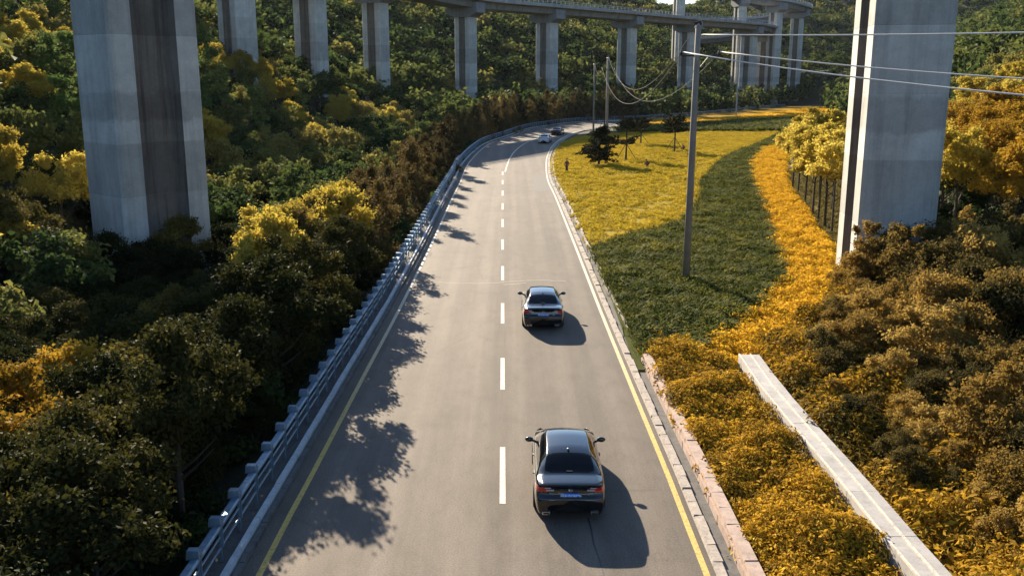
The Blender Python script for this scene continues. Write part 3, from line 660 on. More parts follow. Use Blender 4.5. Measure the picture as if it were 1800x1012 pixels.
# belt of trees between railing and valley (near left)
def ok_belt(x, y):
    s = S(x, y); return 3.4 < s < 17 and y < 62 and visible(x, y, 1, 260)
pts = poisson(9000, (-34, -7), (10, 64), 2.5, ok_belt)
for x, y in pts:
    s = S(x, y); z = T(x, y); q = project((x, y, z + 4))
    ht = .98 if s < 8 else 1.0
    if y < 36: z -= .25
    # keep the pier foot in view: lower growth in front of it
    if y > 40 and -26 < x < -14 and y < 60: ht = .78
    if q and 420 < q[0] < 660 and 300 < q[1] < 520:
        yellow_kit.place(x, y, z, 1.12, 'yellow leaved tree glowing in the sun ' + along(y), 'tree', 'yellow trees in the belt beside the railing', rd)
    elif q and q[0] < 210 and (y < 32 or 380 < q[1] < 470) and rd.random() < .45:
        gold_kit.place(x, y, z, .95 * ht, 'golden brown tree at the outer edge of the roadside belt ' + along(y), 'tree', 'golden trees at the left edge', rd)
    else:
        belt_kit.place(x, y, z, 1.02 * ht * rd.uniform(.88, 1.08), ('dark green bushy tree in the inner belt row ' if s < 8 else 'dark green bushy tree in the outer belt rows ') + along(y), 'tree', 'green trees in the belt beside the railing', rd)
for x, y, k in ((-27.5, 54, .95), (-24.6, 56, .9), (-22.6, 54.5, .82), (-30, 56.5, 1.1), (-20.5, 57.5, .8)):
    belt_kit.place(x, y, T(x, y), k * 1.12, 'dark green tree hiding the foot of the huge grooved pier', 'tree', 'trees at the foot of the grooved pier', rd)
for x, y in poisson(2500, (-13, -6.5), (11, 50), 1.6, lambda x, y: 1.5 < S(x, y) < 3.6):
    belt_kit.place(x, y, T(x, y) - .5, rd.uniform(.40, .55), 'low dark bush filling the gap behind the railing ' + along(y), 'bush', 'low bushes behind the railing', rd, kind='low_bush')
# brown bushes hugging the railing, from here to the bend
pts = poisson(5000, (-16, 30), (48, 262), 2.0, lambda x, y: 1.0 < S(x, y) < 5.5 and visible(x, y, 1))
for x, y in pts:
    z = T(x, y)
    bush_kit.place(x, y, z - .2, rd.uniform(1.0, 1.35) * (1.0 if y < 170 else 1.15), 'brown feathery bush behind the railing ' + along(y), 'bush', 'bushes behind the railing', rd)
pts = poisson(2500, (-14, -7), (10, 52), 1.75, lambda x, y: 1.5 < S(x, y) < 3.2 and not 49 < y < 51)
for x, y in pts: belt_kit.place(x, y, T(x, y), rd.uniform(.84, 1.0), 'small dark green tree leaning toward the railing ' + along(y), 'tree', 'small trees leaning over the railing', rd)

# hillside and valley trees: nearest ones singly, the rest as a mass
def ok_hill(x, y):
    s = S(x, y); r_ = x - xbf(y)
    if s < 5.2 and r_ < 1.5: return False
    if s > 0 and y < 62 and s < 17.5: return False
    if s < 0 and r_ < 1.5: return False
    z = T(x, y)
    if not visible(x, y, z + 3, 90): return False
    if s > 0 and 56 < y < 68 and -31 < x < -19: return False
    return True
cand = poisson(170000, (-175, 370), (38, 745), lambda x, y: 3.0 + .006 * y, ok_hill)
cand.sort(key=lambda p: math.hypot(p[0], p[1]))
left = [p for p in cand if S(*p) > 0]; right = [p for p in cand if S(*p) <= 0]
bulk = []
nh = npop = ngold = 0
for x, y in right:
    if math.hypot(x, y) < 150 and ngold < 230:
        ngold += 1; q = project((x, y, T(x, y) + 3)); d = math.hypot(x, y)
        if d < 62 and q[1] > 330: belt_kit.place(x, y, T(x, y), 1.0, 'dark green tree in the shadow just right of the white ribbed pier', 'tree', 'dark trees beside the white ribbed pier', rd); continue
        if d > 118: hill_kit.place(x, y, T(x, y), 1.0, 'rounded tree high on the right hillside ' + ('just right of the pier' if q[0] < 1690 else 'near the right edge of the view'), 'tree', 'green trees high on the right hillside', rd); continue
        (yellow_kit if rd.random() < .62 else gold_kit).place(x, y, T(x, y), rd.uniform(1.0, 1.3), 'golden yellow tree on the sunny slope ' + ('close beside the white ribbed pier' if q[0] < 1700 else 'well right of the white ribbed pier') + (', lower down' if q[1] > 230 else ', higher up'), 'tree', 'golden trees on the right slope', rd, kind='golden_tree')
    else: bulk.append((x, y, None))
for x, y in left:
    s = S(x, y); q = project((x, y, T(x, y) + 4))
    yy = wob(x, y, 17) * .5 + .5
    if (nh < 295 and q and -60 < q[0] < 1860) or math.hypot(x, y) < 75:
        nh += 1
        if 20 < s < 56 and y < 280 and yy > .5 and rd.random() < .52:
            yellow_kit.place(x, y, T(x, y), rd.uniform(1.0, 1.25), 'yellow tree catching the sun ' + where(x, y, T(x, y)), 'tree', 'yellow trees below the viaduct', rd)
        elif 26 < s and rd.random() < .24:
            pop_kit.place(x, y, T(x, y), rd.uniform(.85, 1.15), 'pale green upright poplar ' + where(x, y, T(x, y)), 'tree', 'poplars around the viaduct', rd)
        else:
            hill_kit.place(x, y, T(x, y), rd.uniform(.8, 1.2), 'rounded green tree ' + where(x, y, T(x, y)), 'tree', 'green trees in the valley below the viaduct', rd)
    else: bulk.append((x, y, None))
def bulk_foliage(name, items, protos, m, label=None, cat=None, group=None, zf=None, kind='stuff', base=None):
    """items: (x,y,z,scale,rot,tint,proto)"""
    Vs, Fs, Ts = [], [], []; b = 0
    if base is not None:
        Vs.append(base[0]); Fs.append(base[1]); Ts.append(np.full(len(base[0]), .35)); b = len(base[0])
    for k, (V, F) in enumerate(protos):
        it = np.array([i[:6] for i in items if i[6] == k])
        if not len(it): continue
        c, s = np.cos(it[:, 4]), np.sin(it[:, 4]); X = V[None, :, 0] * c[:, None] - V[None, :, 1] * s[:, None]; Y = V[None, :, 0] * s[:, None] + V[None, :, 1] * c[:, None]
        Z = np.broadcast_to(V[None, :, 2], X.shape); sc = it[:, 3][:, None]
        W = np.stack([X * sc + it[:, 0][:, None], Y * sc + it[:, 1][:, None], Z * sc + it[:, 2][:, None]], 2).reshape(-1, 3)
        f = (F[None] + (np.arange(len(it)) * len(V))[:, None, None]).reshape(-1, 3) + b
        Vs.append(W); Fs.append(f); Ts.append(np.repeat(it[:, 5], len(V))); b += len(W)
    V = np.vstack(Vs); F = np.vstack(Fs); me = mesh(name, V, F, m)
    at = me.attributes.new('tint', 'FLOAT', 'POINT'); at.data.foreach_set('value', np.concatenate(Ts).astype(np.float32))
    o = obj(name, me); tag(o, label, cat, group, kind); return o
pr_far = [crown(201 + i, 3.0, 2.7, 3.2, 260, .85, 14, (.3, .46)) for i in range(4)]
items = [(x, y, T(x, y) - .3, rd.uniform(.85, 1.45), rd.uniform(0, 6.28), min(1, max(0, rd.gauss(.5 + .12 * wob(x, y, 22), .26))) if t is None else t, rd.randrange(4)) for x, y, t in bulk]
bulk_foliage('forest', items, pr_far, M['leaf_hill_b'], 'far wooded hillside reading as one mass of trees', 'forest')
print('TREES', len(cand), len(bulk), 'gold', ngold)
# undergrowth on the slopes
pr_u = [crown(231 + i, 1.3, .8, .6, 110, .5, 8, (.35, .5)) for i in range(3)] + [crown(241 + i, 1.3, .85, .6, 620, .2, 12, (.3, .45)) for i in range(2)]
ug = poisson(60000, (-140, 130), (12, 330), lambda x, y: 1.6 + .008 * y, lambda x, y: ((S(x, y) > 1.2) or (x - xbf(y) > .5)) and visible(x, y, T(x, y), 60))
items = [(x, y, T(x, y) - .15, rd.uniform(.7, 1.5), rd.uniform(0, 6.28), min(1, max(0, rd.gauss(.22, .18))), rd.randrange(3) if y > 75 else 3 + rd.randrange(2)) for x, y in ug]
bulk_foliage('undergrowth', items, pr_u, M['leaf_hill_b'], 'tangled dark undergrowth covering the valley sides', 'undergrowth')

# slope lattice of concrete beams seen between the trees behind the second viaduct span
lat = empty('slope_lattice'); tag(lat, 'pale concrete lattice holding the bare slope behind the viaduct piers', 'retaining lattice')
def hit(px, py):
    d = ray(px, py); t = 60.0
    while t < 900:
        p = d * t; 
        if CAM_H + p.z < T(p.x, p.y): return Vector((p.x, p.y, T(p.x, p.y)))
        t += 1.5
    return None
for a, b in (((868, 78), (935, 112)), ((905, 72), (972, 112)), ((940, 72), (990, 102)), ((862, 86), (1000, 84)), ((880, 100), (1000, 97)), ((700, 70), (760, 104)), ((720, 88), (790, 86))):
    pts = []
    for i in range(7):
        h_ = hit(a[0] + (b[0] - a[0]) * i / 6, a[1] + (b[1] - a[1]) * i / 6)
        if h_: pts.append(h_ + Vector((0, 0, .2)))
    if len(pts) > 2: MB().tube(pts, .32, 4).build('beam', M['slab'], lat)

# scrub on the right
def ok_scrub(x, y):
    lo = float(np.interp(y, [8, 30, 35.5, 44, 50, 56], [11.2, 10.9, 11.3, 16.3, 18.4, 20.5]))
    return x > lo and x < 31 and y < 52 and visible(x, y, 1.5, 200) and not (17.0 < x < 24 and 48 < y < 56)
pts = poisson(12000, (9, 31), (11, 55), 1.22, ok_scrub)
n_s = 0
for x, y in pts:
    n_s += 1; z = T(x, y) - .1; lo_ = float(np.interp(y, [8, 35.5, 44, 50, 56], [11, 11.3, 16.3, 18.4, 20.5])); sc = min(1.05, .50 + .085 * (x - lo_))
    if y > 43 and x > 16 and rd.random() < .4: spire_kit.place(x, y, z, rd.uniform(.95, 1.3), 'bushy pointed shrub ' + ('in front of the white ribs of the right pier' if project((x, y, z))[0] < 1500 else 'in front of the broad grey face of the right pier' if project((x, y, z))[0] < 1630 else 'right of the right pier foot'), 'shrub', 'pointed shrubs at the foot of the right pier', rd)
    else: scrub_kit.place(x, y, z, sc * rd.choice((.7, .85, 1.0, 1.1, 1.35)) * rd.uniform(.9, 1.1), 'brown and yellow scrub bush ' + scrub_where(x, y), 'bush', 'scrub bushes right of the concrete drain', rd)
for x, y, k in ((18.3, 46.6, 1.0), (19.3, 47.4, 1.25), (20.1, 46.0, 1.15), (20.9, 47.2, 1.3), (21.8, 46.2, 1.2), (22.6, 47.3, 1.35), (23.6, 46.4, 1.3), (24.6, 47.6, 1.35), (25.6, 46.2, 1.3), (19.6, 44.8, 1.0), (21.2, 44.6, 1.1), (23.0, 44.6, 1.15), (17.9, 48.3, .9)):
    (scrub_kit if k > 1.05 else spire_kit).place(x, y, T(x, y) - .1, k * 1.08, 'tall brown shrub screening the ' + ('white ribs' if x < 19.5 else 'left half' if x < 22 else 'right half' if x < 24 else 'right corner') + ' of the right pier foot', 'shrub', 'tall pointed shrubs screening the right pier', rd, kind='tall_shrub')
print('SCRUB', n_s)

# row of slim yellow saplings beside the orange bed
sap_me = []
for i in range(3):
    V, F = crown(301 + i, 2.2, 1.9, 4.5, 6500, .19, 34, (.2, .36)); sap_me.append((mesh('crown', V, F, M['leaf_yellow']), trunk_mb(4.4, .09, 1.1, 40 + i, 4).me('trunk', M['bark'])))
for i, (px, py) in enumerate([(1393, 330), (1403, 335), (1415, 352), (1428, 372), (1438, 385), (1450, 396), (1462, 408), (1440, 345), (1462, 365), (1452, 325), (1430, 318), (1480, 340), (1478, 385), (1420, 300), (1450, 295)]):
    g_ = G(px, py, .2); root = empty('sapling', (g_.x, g_.y, T(g_.x, g_.y)), rd.uniform(0, 6)); s_ = rd.uniform(.95, 1.2); root.scale = (s_, s_, s_)
    tag(root, ('slim yellow crowned sapling in the front row beside the right pier' if i < 7 else 'slim yellow crowned sapling in the back rows beside the right pier'), 'tree', 'yellow saplings beside the orange bed')
    obj('trunk', sap_me[i % 3][1], root); obj('crown', sap_me[i % 3][0], root)

# ------------------------------------------------------------------ ground cover beds
def inside(px, poly):
    x, y = px; c = False; n = len(poly); j = n - 1
    for i in range(n):
        if (poly[i][1] > y) != (poly[j][1] > y) and x < (poly[j][0] - poly[i][0]) * (y - poly[i][1]) / (poly[j][1] - poly[i][1]) + poly[i][0]: c = not c
        j = i
    return c
def bed(name, poly_px, zt, dens, protos, m, sc, label, nearpoly=None, world=None, hgt=.25, tmean=.5, kerb=-1.05):
    W = world or [tuple(G(px, py, zt * .6)[:2]) for px, py in poly_px]
    xs_ = [p[0] for p in W]; ys_ = [p[1] for p in W]; A = abs(sum(W[i][0] * W[(i + 1) % len(W)][1] - W[(i + 1) % len(W)][0] * W[i][1] for i in range(len(W)))) / 2
    x0, x1, y0, y1 = min(xs_), max(xs_), min(ys_), max(ys_); n = int((x1 - x0) * (y1 - y0) * dens); X = rng.uniform(x0, x1, n); Yv = rng.uniform(y0, y1, n)
    dR = -seg_dist(X, Yv, RLc)
    keep = np.array([inside((a, b), W) for a, b in zip(X, Yv)]) & (dR > -kerb)
    if name == 'yellow_bed': keep &= ((np.sin(Yv * 1.25 + X * .35 + 1.6 * wob(X, Yv, 4.0)) > -.93) | (rng.uniform(0, 1, n) < .25)) & (wob(X + 9, Yv, 2.1) > -.90)
    X, Yv = X[keep], Yv[keep]; n = len(X)
    mound = .5 + .5 * wob(X * 1.0, Yv * 1.0, .9)
    Zv = mound * hgt - .10 + np.array([max(0.0, T(a, b) + .06) for a, b in zip(X, Yv)])
    sca = sc * rng.uniform(.7, 1.3, n); tint = np.clip(rng.normal(tmean, .2, n) + wob(X, Yv, 2.3) * .12, 0, 1); pr = rng.integers(0, len(protos), n); rot = rng.uniform(0, 6.28, n)
    it = list(zip(X, Yv, Zv, sca, rot, tint, pr))
    # low sheet underneath
    bm = bmesh.new(); vs = [bm.verts.new((a, b, .03)) for a, b in W]; bm.faces.new(vs); bmesh.ops.triangulate(bm, faces=bm.faces); bm.verts.index_update()
    bv = np.array([v.co[:] for v in bm.verts]); bf = np.array([[v.index for v in f.verts] for f in bm.faces]); bm.free()
    o = bulk_foliage(name, it, protos, m, label, 'ground cover', None, base=(bv, bf)); print('BED', name, n, int(A)); return o
def tuft(seed, n, R_, h, leaf, aspect):
    r = np.random.default_rng(seed); a = r.uniform(0, 6.28, n); q = np.sqrt(r.uniform(0, 1, n)); x, y = q * R_ * np.cos(a), q * R_ * np.sin(a); z = h * (1 - q * q) * r.uniform(.5, 1.1, n)
    C = np.stack([x, y, z], 1); Nn = np.stack([x / R_, y / R_, np.full(n, .9)], 1) + r.normal(size=(n, 3)) * .6; return leaves(C, Nn, leaf, r, aspect)
def spray(seed, n, R_, h, leaf):
    """juniper: blades arching outward and up"""
    r = np.random.default_rng(seed); Vs = []; Fs = []; b = 0
    for i in range(n):
        a = r.uniform(0, 6.28) if r.random() < .5 else r.normal(.6, .5); L = r.uniform(.5, 1) * R_; o = r.normal(0, R_ * .35, 2); w = leaf * r.uniform(.6, 1.2); z0 = r.uniform(0, h * .5)
        d = np.array([math.cos(a), math.sin(a), 0]); p = np.array([-d[1], d[0], 0])
        P0 = np.array([o[0], o[1], z0]); P1 = P0 + d * L * .55 + np.array([0, 0, h * .7]); P2 = P0 + d * L + np.array([0, 0, h * r.uniform(.5, .95)])
        Vs += [P0 - p * w * .3, P0 + p * w * .3, P1 + p * w * .5 - [0, 0, w * .2], P1 - p * w * .5 - [0, 0, w * .2], P2]
        Fs += [(b, b + 1, b + 2), (b, b + 2, b + 3), (b + 3, b + 2, b + 4)]; b += 5
    return np.array(Vs), np.array(Fs)
T_near = [tuft(400 + i, 110, .42, .34, .085, .8) for i in range(3)]
T_far = [tuft(410 + i, 70, .62, .34, .14, .8) for i in range(3)]
T_green = [spray(420 + i, 44, .6, .42, .06) for i in range(4)]
T_gfar = [spray(430 + i, 16, 1.0, .5, .22) for i in range(3)]
green_px = [(1044, 436), (1130, 412), (1200, 393), (1240, 345), (1236, 320), (1262, 290), (1292, 268), (1345, 250), (1368, 236), (1405, 230), (1392, 248), (1338, 262), (1316, 285), (1320, 312), (1340, 375), (1362, 440), (1378, 488), (1340, 520), (1280, 575), (1235, 610), (1165, 642), (1118, 640), (1090, 560)]
yel_px = [(1005, 360), (965, 290), (975, 258), (1010, 240), (1095, 232), (1200, 230), (1372, 230), (1368, 236), (1345, 250), (1292, 268), (1262, 290), (1236, 320), (1240, 345), (1200, 393), (1130, 412), (1044, 436)]
or1_px = [(1392, 248), (1384, 262), (1380, 300), (1384, 325), (1412, 365), (1430, 400), (1462, 430), (1460, 500), (1440, 545), (1330, 625), (1300, 640), (1165, 642), (1235, 610), (1280, 575), (1340, 520), (1378, 488), (1362, 440), (1340, 375), (1320, 312), (1316, 285), (1338, 262)]
far_or = [(1105, 214), (1140, 207), (1200, 199), (1260, 193), (1350, 187), (1440, 185), (1500, 188), (1500, 205), (1435, 208), (1300, 213), (1200, 219), (1140, 223), (1110, 222)]
far_gr = [(1085, 226), (1140, 223), (1200, 219), (1300, 213), (1435, 208), (1500, 206), (1470, 225), (1405, 230), (1372, 230), (1200, 230), (1095, 232)]
bed('juniper_bed', green_px, .4, 9.0, T_green, M['bed_green'], .95, 'dense green juniper ground cover around the tall pole')
bed('yellow_bed', yel_px, .3, 3.2, T_far, M['bed_yellow'], .95, 'broad bed of yellow ground cover inside the bend with small pines', hgt=.12, tmean=.55)
bed('orange_bed', or1_px, .35, 7.0, T_near, M['bed_orange'], 1.25, 'curved orange ground cover strip bordering the green juniper bed', hgt=.3, tmean=.55)
bed('orange_bed', far_or, .3, 1.2, T_far, M['bed_orange'], 1.5, 'far bright orange ground cover strip at the crest of the field', hgt=.2, tmean=.62)
bed('juniper_bed', far_gr, .4, 1.6, T_gfar, M['bed_green'], 1.3, 'narrow dark green hedge strip between the far orange and yellow beds', hgt=.2)
nb = [tuple(p) for p in offset(RL, -1.2)[(RL[:, 1] > 9) & (RL[:, 1] < 38.5)][:, :2]]
nb2 = [(p[0] - .66, p[1]) for p in cm if p[1] < 38.5]
bed('orange_bed', None, .3, 17.0, T_near, M['bed_near'], 1.15, 'rusty orange ground cover bed between the pink wall and the concrete drain', world=nb + [(6.5, 39.5)] + nb2[::-1], hgt=.58, tmean=.52)
sc_w = [(cm[i][0] + .85, cm[i][1]) for i in range(0, 60, 6) if cm[i][1] < 37] + [(10.3, 37.2), (15.4, 44), (17.6, 50), (19.5, 54), (30, 54), (30, 11)]
bed('scrub_cover', None, .3, 5.0, T_near, M['bed_near'], 1.7, 'low rusty growth filling the slope under the scrub bushes', world=sc_w, hgt=.6, tmean=.30)
gp = [G(*p_)[:2] for p_ in ((1400, 345), (1385, 300), (1480, 290), (1640, 400), (1600, 500), (1500, 545), (1452, 555), (1466, 500), (1468, 440), (1440, 405))]
bed('dry_grass', None, .2, 5.0, [spray(450, 20, .4, .3, .06)], M['grass'], .9, 'strip of dry yellow grass under the slim saplings', world=[tuple(p) for p in gp], hgt=.05)

# ------------------------------------------------------------------ small pines with stakes in the yellow bed
def pine(px, py, Hp, Rr, label, seed, tiers, dense=1.0):
    g_ = G(px, py); root = empty('pine_tree', (g_.x, g_.y, 0)); tag(root, label, 'pine tree', 'small staked pines in the yellow bed')
    r = np.random.default_rng(seed); m = MB(); m.tube([(0, 0, -.3), (.05, 0, Hp * .5), (0, .05, Hp * .93)], [.14, .11, .05], 7); Vs = []; Fs = []; b = 0
    for (z, rr, nn) in tiers:
        for i in range(int(nn)):
            a = r.uniform(0, 6.28); L = rr * r.uniform(.45, 1.0); z_ = z + r.uniform(-.4, .4); tip = (L * math.cos(a), L * math.sin(a), z_ + L * r.uniform(-.1, .55))
            m.tube([(0, 0, z), (tip[0] * .6, tip[1] * .6, z + (tip[2] - z) * .4), tip], [.05, .035, .02], 4)
            for t in np.linspace(.45, 1.0, 3):
                c = np.array(tip) * [t, t, 1]; c[2] = z + (tip[2] - z) * t; k = int(34 * dense); d = sph(k, r); d[:, 2] = np.abs(d[:, 2]) * .8
                C = c + d * .42 * r.uniform(.3, 1, k)[:, None]; u = d * .26; pe = np.cross(d, r.normal(size=d.shape)); pe /= np.linalg.norm(pe, axis=1)[:, None]; pe *= .07
                V = np.stack([C - pe, C + pe, C + u], 1).reshape(-1, 3); F = np.arange(len(V)).reshape(-1, 3) + b; Vs.append(V); Fs.append(F); b += len(V)
    m.build('trunk', M['bark'], root); obj('needles', mesh('needles', np.vstack(Vs), np.vstack(Fs), M['leaf_pine']), root)
    for a in (.3, 2.4, 4.5):
        MB().tube([(0, 0, Hp * .42), (1.5 * math.cos(a), 1.5 * math.sin(a), 0)], .045, 5).build('stake', M['bark'], root)
    return root
pine(1053, 291, 4.4, 2.4, 'largest and bushiest dark pine with low branches near the pale pole', 1, [(.9, 2.1, 12), (1.7, 2.6, 16), (2.6, 2.3, 15), (3.5, 1.5, 10), (4.1, .8, 6)], 1.5)
pine(1100, 282, 5.4, 2.0, 'tall staked pine with two separate tiers of branches', 2, [(2.1, 1.9, 10), (4.0, 1.9, 12), (4.8, 1.4, 9)], 1.1)
pine(1126, 254, 4.3, 2.4, 'staked pine with wide flat crown just right of the two tiered pine', 3, [(2.3, 2.4, 12), (3.2, 2.2, 12), (3.9, 1.2, 7)], 1.1)
pine(1185, 267, 5.1, 2.1, 'rightmost staked pine with clear trunk and rounded crown', 4, [(2.9, 1.9, 12), (3.7, 2.3, 14), (4.5, 1.5, 10)], 1.3)
pine(1062, 228, 5.5, 2.6, 'far pine at the road edge behind the pale pole', 5, [(2.3, 2.0, 10), (3.8, 2.6, 14), (4.9, 1.6, 8)], 1.2)
pine(1117, 213, 5.5, 2.0, 'farthest thin pine standing against the railing of the bend', 6, [(3.6, 2.0, 9), (4.7, 1.4, 7)], 1.0)

# ------------------------------------------------------------------ people in the field
M['cloth_d'] = simple('dark_cloth', (0.035, 0.025, 0.03), 0.85); M['cloth_r'] = simple('brown_cloth', (0.13, 0.05, 0.04), 0.85)
M['skin'] = simple('skin', (0.45, 0.27, 0.19), 0.6); M['hair'] = simple('dark_hat', (0.03, 0.025, 0.02), 0.8)
def person(loc, rz, joints, edges, label, h=1.0):
    me = bpy.data.meshes.new('person'); me.from_pydata([tuple(j[0]) for j in joints], edges, []); o = bpy.data.objects.new('person', me); COL.objects.link(o)
    sm = o.modifiers.new('skin', 'SKIN'); o.modifiers.new('sub', 'SUBSURF').levels = 2; o.modifiers['sub'].render_levels = 2
    for v, j in zip(me.skin_vertices[0].data, joints): v.radius = (j[1], j[1])
    me.skin_vertices[0].data[0].use_root = True
    dg = bpy.context.evaluated_depsgraph_get(); em = bpy.data.meshes.new_from_object(o.evaluated_get(dg)); bpy.data.objects.remove(o)
    em.materials.clear()
    for m_ in (M['cloth_r'], M['cloth_d'], M['skin']): em.materials.append(m_)
    head = Vector(joints[3][0]); hip = joints[0][0][2]
    for p in em.polygons:
        c_ = p.center; p.use_smooth = True
        p.material_index = 2 if (c_ - head).length < .15 else (1 if c_.z < hip + .02 else 0)
    o = obj('person', em, None, loc, rz); tag(o, label, 'person')
    hm = MB(); hm.tube([(head.x, head.y, head.z + .02), (head.x, head.y, head.z + .06), (head.x, head.y, head.z + .065), (head.x, head.y, head.z + .14)], [.20, .2, .115, .09], 10); hm.build('hat', M['hair'], o)
    return o
E_ = [(0, 1), (1, 2), (2, 3), (1, 4), (4, 5), (5, 6), (1, 7), (7, 8), (8, 9), (0, 10), (10, 11), (11, 12), (0, 13), (13, 14), (14, 15)]
stand = [((0, 0, .88), .15), ((0, .02, 1.32), .16), ((0, .02, 1.47), .06), ((0, .03, 1.60), .10), ((-.19, .02, 1.32), .06), ((-.25, .02, 1.06), .045), ((-.22, .12, .86), .04), ((.19, .02, 1.32), .06), ((.26, .0, 1.06), .045), ((.24, .10, .85), .04), ((-.09, .02, .48), .08), ((-.10, .0, .09), .055), ((-.1, .13, .04), .045), ((.09, .04, .48), .08), ((.10, .02, .09), .055), ((.1, .15, .04), .045)]
crou = [((0, 0, .30), .17), ((0, .28, .66), .17), ((0, .36, .78), .06), ((0, .42, .89), .10), ((-.19, .28, .62), .06), ((-.24, .46, .42), .045), ((-.14, .62, .26), .04), ((.19, .28, .62), .06), ((.24, .46, .42), .045), ((.14, .62, .26), .04), ((-.16, .36, .44), .09), ((-.15, .1, .09), .055), ((-.15, .24, .05), .045), ((.16, .36, .44), .09), ((.15, .1, .09), .055), ((.15, .24, .05), .045)]
g_ = G(996, 305); person((g_.x, g_.y, 0), R(200), stand, E_, 'person in brown top and hat standing in the yellow bed near the kerb')
g_ = G(1140, 295); person((g_.x, g_.y, .05), R(120), crou, E_, 'person crouching in the yellow bed in front of the two tiered pine')
g_ = G(1204, 266); person((g_.x, g_.y, .05), R(60), crou, E_, 'person crouching beside the rightmost pine')

# ------------------------------------------------------------------ air
hz = MB().box((0, 750, 82), (3100, 2200, 200)).build('haze', None) if False else None
hm_ = bpy.data.materials.new('haze'); hm_.use_nodes = True; nt_ = hm_.node_tree; nt_.nodes.remove(nt_.nodes['Principled BSDF'])
pv = nt_.nodes.new('ShaderNodeVolumePrincipled'); pv.inputs['Color'].default_value = (.80, .90, 1.0, 1); pv.inputs['Density'].default_value = HAZE; pv.inputs['Anisotropy'].default_value = 0.2
nt_.links.new(pv.outputs[0], nt_.nodes['Material Output'].inputs['Volume'])
if HAZE > 0:
    hb_ = MB().box((0, 750, 86), (3100, 2200, 190)).build('haze', hm_); tag(hb_, kind='stuff')

# ------------------------------------------------------------------ cars
def carpaint(name, c, rough=.18):
    def f(nt, b):
        co = coord(nt); n = noise(nt, co, 3.0); nt.links.new(ramp(nt, n, [(.3, [x * .9 for x in c]), (.7, [x * 1.1 for x in c])]), b.inputs['Base Color'])
        b.inputs['Roughness'].default_value = rough; b.inputs['Metallic'].default_value = .0; b.inputs['Coat Weight'].default_value = 1.0; b.inputs['Coat Roughness'].default_value = .02; b.inputs['Coat IOR'].default_value = 1.7; b.inputs['Specular IOR Level'].default_value = .1
    return mat(name, f)
M['paint_k'] = carpaint('black_car_paint', (.002, .0022, .003)); M['paint_w'] = carpaint('silver_car_paint', (.55, .56, .57))
def m_glass(nt, b):
    b.inputs['Base Color'].default_value = (.004, .005, .006, 1); b.inputs['Roughness'].default_value = .04; b.inputs['Specular IOR Level'].default_value = .25
    bump(nt, b, noise(nt, coord(nt), 1.5, 2), .01, .02)
M['cglass'] = mat('tinted_glass', m_glass)
M['chrome'] = simple('chrome', (.75, .76, .78), .12, 1.0, .02); M['tyre'] = simple('tyre_rubber', (.015, .015, .016), .85); M['rim'] = simple('alloy', (.30, .31, .33), .3, .9)
M['lred'] = simple('tail_lamp_red', (.50, .012, .01), .12, coat=1.0); M['lwht'] = simple('reversing_lamp', (.5, .5, .5), .15); M['plate'] = simple('plate_blue', (.03, .26, .90), .4, var=.03)
M['platew'] = simple('plate_white', (.85, .88, .92), .5, var=.02); M['under'] = simple('underbody', (.008, .008, .008), .95)
def pch(xk, yk, x):  # smooth interpolation
    xk = np.array(xk, float); yk = np.array(yk, float); h = np.diff(xk); dl = np.diff(yk) / h; m_ = np.zeros(len(xk)); m_[0], m_[-1] = dl[0], dl[-1]
    for i in range(1, len(xk) - 1): m_[i] = 0 if dl[i - 1] * dl[i] <= 0 else 2 * dl[i - 1] * dl[i] / (dl[i - 1] + dl[i])
    i = np.clip(np.searchsorted(xk, x) - 1, 0, len(h) - 1); t = (x - xk[i]) / h[i]
    return (2 * t**3 - 3 * t**2 + 1) * yk[i] + (t**3 - 2 * t**2 + t) * h[i] * m_[i] + (-2 * t**3 + 3 * t**2) * yk[i + 1] + (t**3 - t**2) * h[i] * m_[i + 1]
KY = [0, .10, .32, .52, .60, .95, 1.28, 1.7, 2.3, 2.85, 3.2, 3.65, 4.2, 4.6, 4.82]
KT = [1.045, 1.065, 1.075, 1.08, 1.10, 1.27, 1.395, 1.445, 1.455, 1.42, 1.25, 1.02, .93, .80, .66]
KW = [.83, .875, .905, .92, .922, .93, .93, .93, .93, .93, .93, .925, .90, .83, .70]
KB = [.93, .95, .965, .97, .97, .965, .96, .955, .95, .94, .935, .92, .85, .72, .58]
KR = [.66, .70, .72, .72, .70, .645, .60, .585, .585, .585, .62, .70, .66, .58, .48]
KZ = [.030, .030, .03, .03, .04, .05, .06, .065, .065, .06, .05, .03, .04, .04, .03]
NU, NVn = 130, 44
